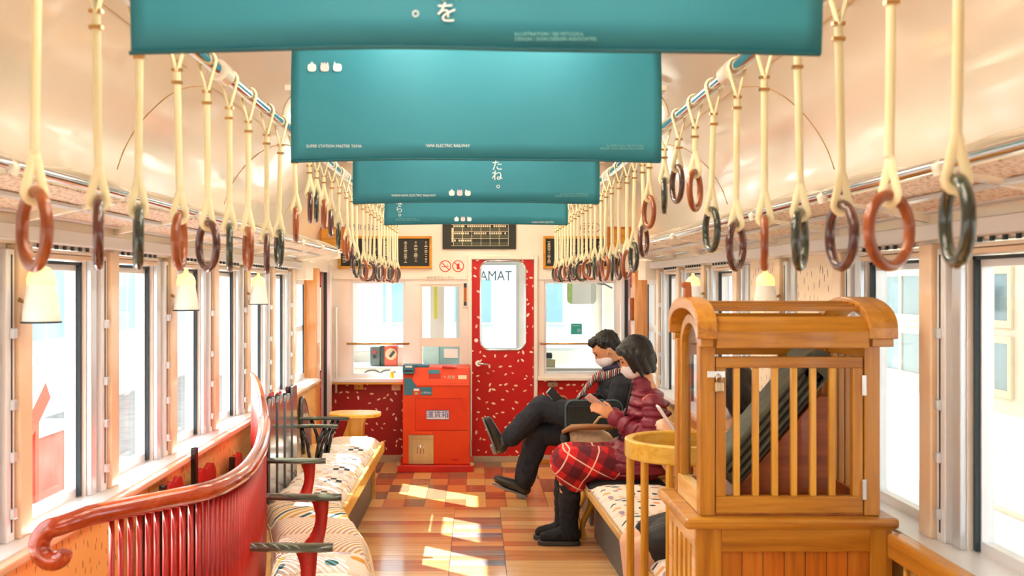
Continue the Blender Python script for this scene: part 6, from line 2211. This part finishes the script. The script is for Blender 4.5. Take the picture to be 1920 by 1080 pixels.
# ---------------------------------------------------------------- passenger half hidden behind the cage
Y = 4.42
th_ = thing('person', (0.95, Y, 0), 'person with long dark hair in black clothes, mostly hidden behind the wooden cage', 'person')
H = Head((1.050, Y, 1.042), 22, 1.0)
mb = MB()
H.skull(mb)
chain(mb, [H.p(-0.02, 0, -0.05), (1.035, Y, 0.90), (1.02, Y, 0.78), (1.0, Y, 0.48)], [0.05, 0.05, 0.10, 0.10])
for s_ in (-1, 1):
    sh = (1.02, Y + s_ * 0.15, 0.80)
    el_ = (0.99, Y + s_ * 0.20, 0.60)
    wr = (0.845, Y - 0.09, 0.845) if s_ < 0 else (0.85, Y + 0.06, 0.70)
    chain(mb, [(1.02, Y, 0.80), sh, el_, wr], [0.07, 0.045, 0.036, 0.023])
    hand(mb, wr, (-0.55, 0, 0.6), (0.5, 0.6 if s_ < 0 else -0.6, 0.3), (-0.2, 0.3 if s_ < 0 else -0.3, 0.9), 0.8)
    chain(mb, [(1.0, Y + s_ * 0.08, 0.47), (0.665, Y + s_ * 0.075, 0.405), (0.675, Y + s_ * 0.07, 0.10), (0.56, Y + s_ * 0.07, 0.05)], [0.085, 0.060, 0.036, 0.03])
blob(mb, 'body', noisy('pale_skin', (238, 190, 156), (230, 178, 142), 0.5), th_, 0.007, 5)
H.face(th_)
H.mask(th_)
mb = MB()
H.ell(mb, -0.022, 0, 0.030, 0.104, 0.090, 0.105)
for a in (-1, 1):
    mb.cone(H.p(-0.03, a * 0.06, 0.0), 0.050, H.p(-0.06, a * 0.062, -0.17), 0.034)
    mb.cone(H.p(0.03, a * 0.072, 0.03), 0.026, H.p(0.02, a * 0.076, -0.13), 0.012)
mb.cone(H.p(-0.05, 0, 0.0), 0.07, H.p(-0.08, 0, -0.17), 0.045)
blob(mb, 'hair', hair_m, th_, 0.006, 3, 0.006, 0.02)
mb = MB()
for (z, cx, rx, ry) in ((0.47, 0.98, 0.14, 0.18), (0.56, 0.995, 0.125, 0.17), (0.66, 1.01, 0.115, 0.17), (0.75, 1.015, 0.112, 0.175), (0.82, 1.02, 0.095, 0.15)):
    mb.ell((cx, Y, z), rx, ry, 0.085)
for s_ in (-1, 1):
    el_ = (0.99, Y + s_ * 0.205, 0.60)
    wr = (0.865, Y - 0.10, 0.805) if s_ < 0 else (0.875, Y + 0.07, 0.685)
    chain(mb, [(1.02, Y + s_ * 0.16, 0.79), el_, wr], [0.066, 0.058, 0.042])
blob(mb, 'sweater', black_coat, th_, 0.009, 4, 0.012, 0.06)
mb = MB()
for s_ in (-1, 1):
    mb.cone((1.0, Y + s_ * 0.08, 0.475), 0.105, (0.75, Y + s_ * 0.078, 0.435), 0.084)
mb.ell((0.86, Y, 0.45), 0.16, 0.15, 0.085)
blob(mb, 'skirt', M['blackm'], th_, 0.009, 4, 0.01, 0.07)
for s_ in (-1, 1):
    mb = MB()
    chain(mb, [(0.685, Y + s_ * 0.07, 0.06), (0.60, Y + s_ * 0.07, 0.05), (0.53, Y + s_ * 0.07, 0.04)], [0.042, 0.040, 0.032])
    blob(mb, 'shoe', shoe_m, th_, 0.007, 3, 0, 0.1, lambda v: Vector((v.x, v.y, max(v.z, 0.004))))
ph = thing('smartphone', (0.78, Y - 0.09, 0.92), 'white smartphone held up by the half-hidden person behind the crib', 'phone')
d_ = Vector((-0.55, 0, 0.83))
n_ = Vector((0.83, 0, 0.55))
c_ = Vector((0.775, Y - 0.085, 0.945))
MB().obox(c_, d_, (0, 1, 0), n_, 0.066, 0.034, 0.0045).build('phone_case', M['sign_white'], ph, bevel=0.003)
MB().obox(c_ + n_ * 0.0048, d_, (0, 1, 0), n_, 0.062, 0.031, 0.0004).build('screen', base('phone_screen_lit', (150, 160, 170), 0.15), ph)
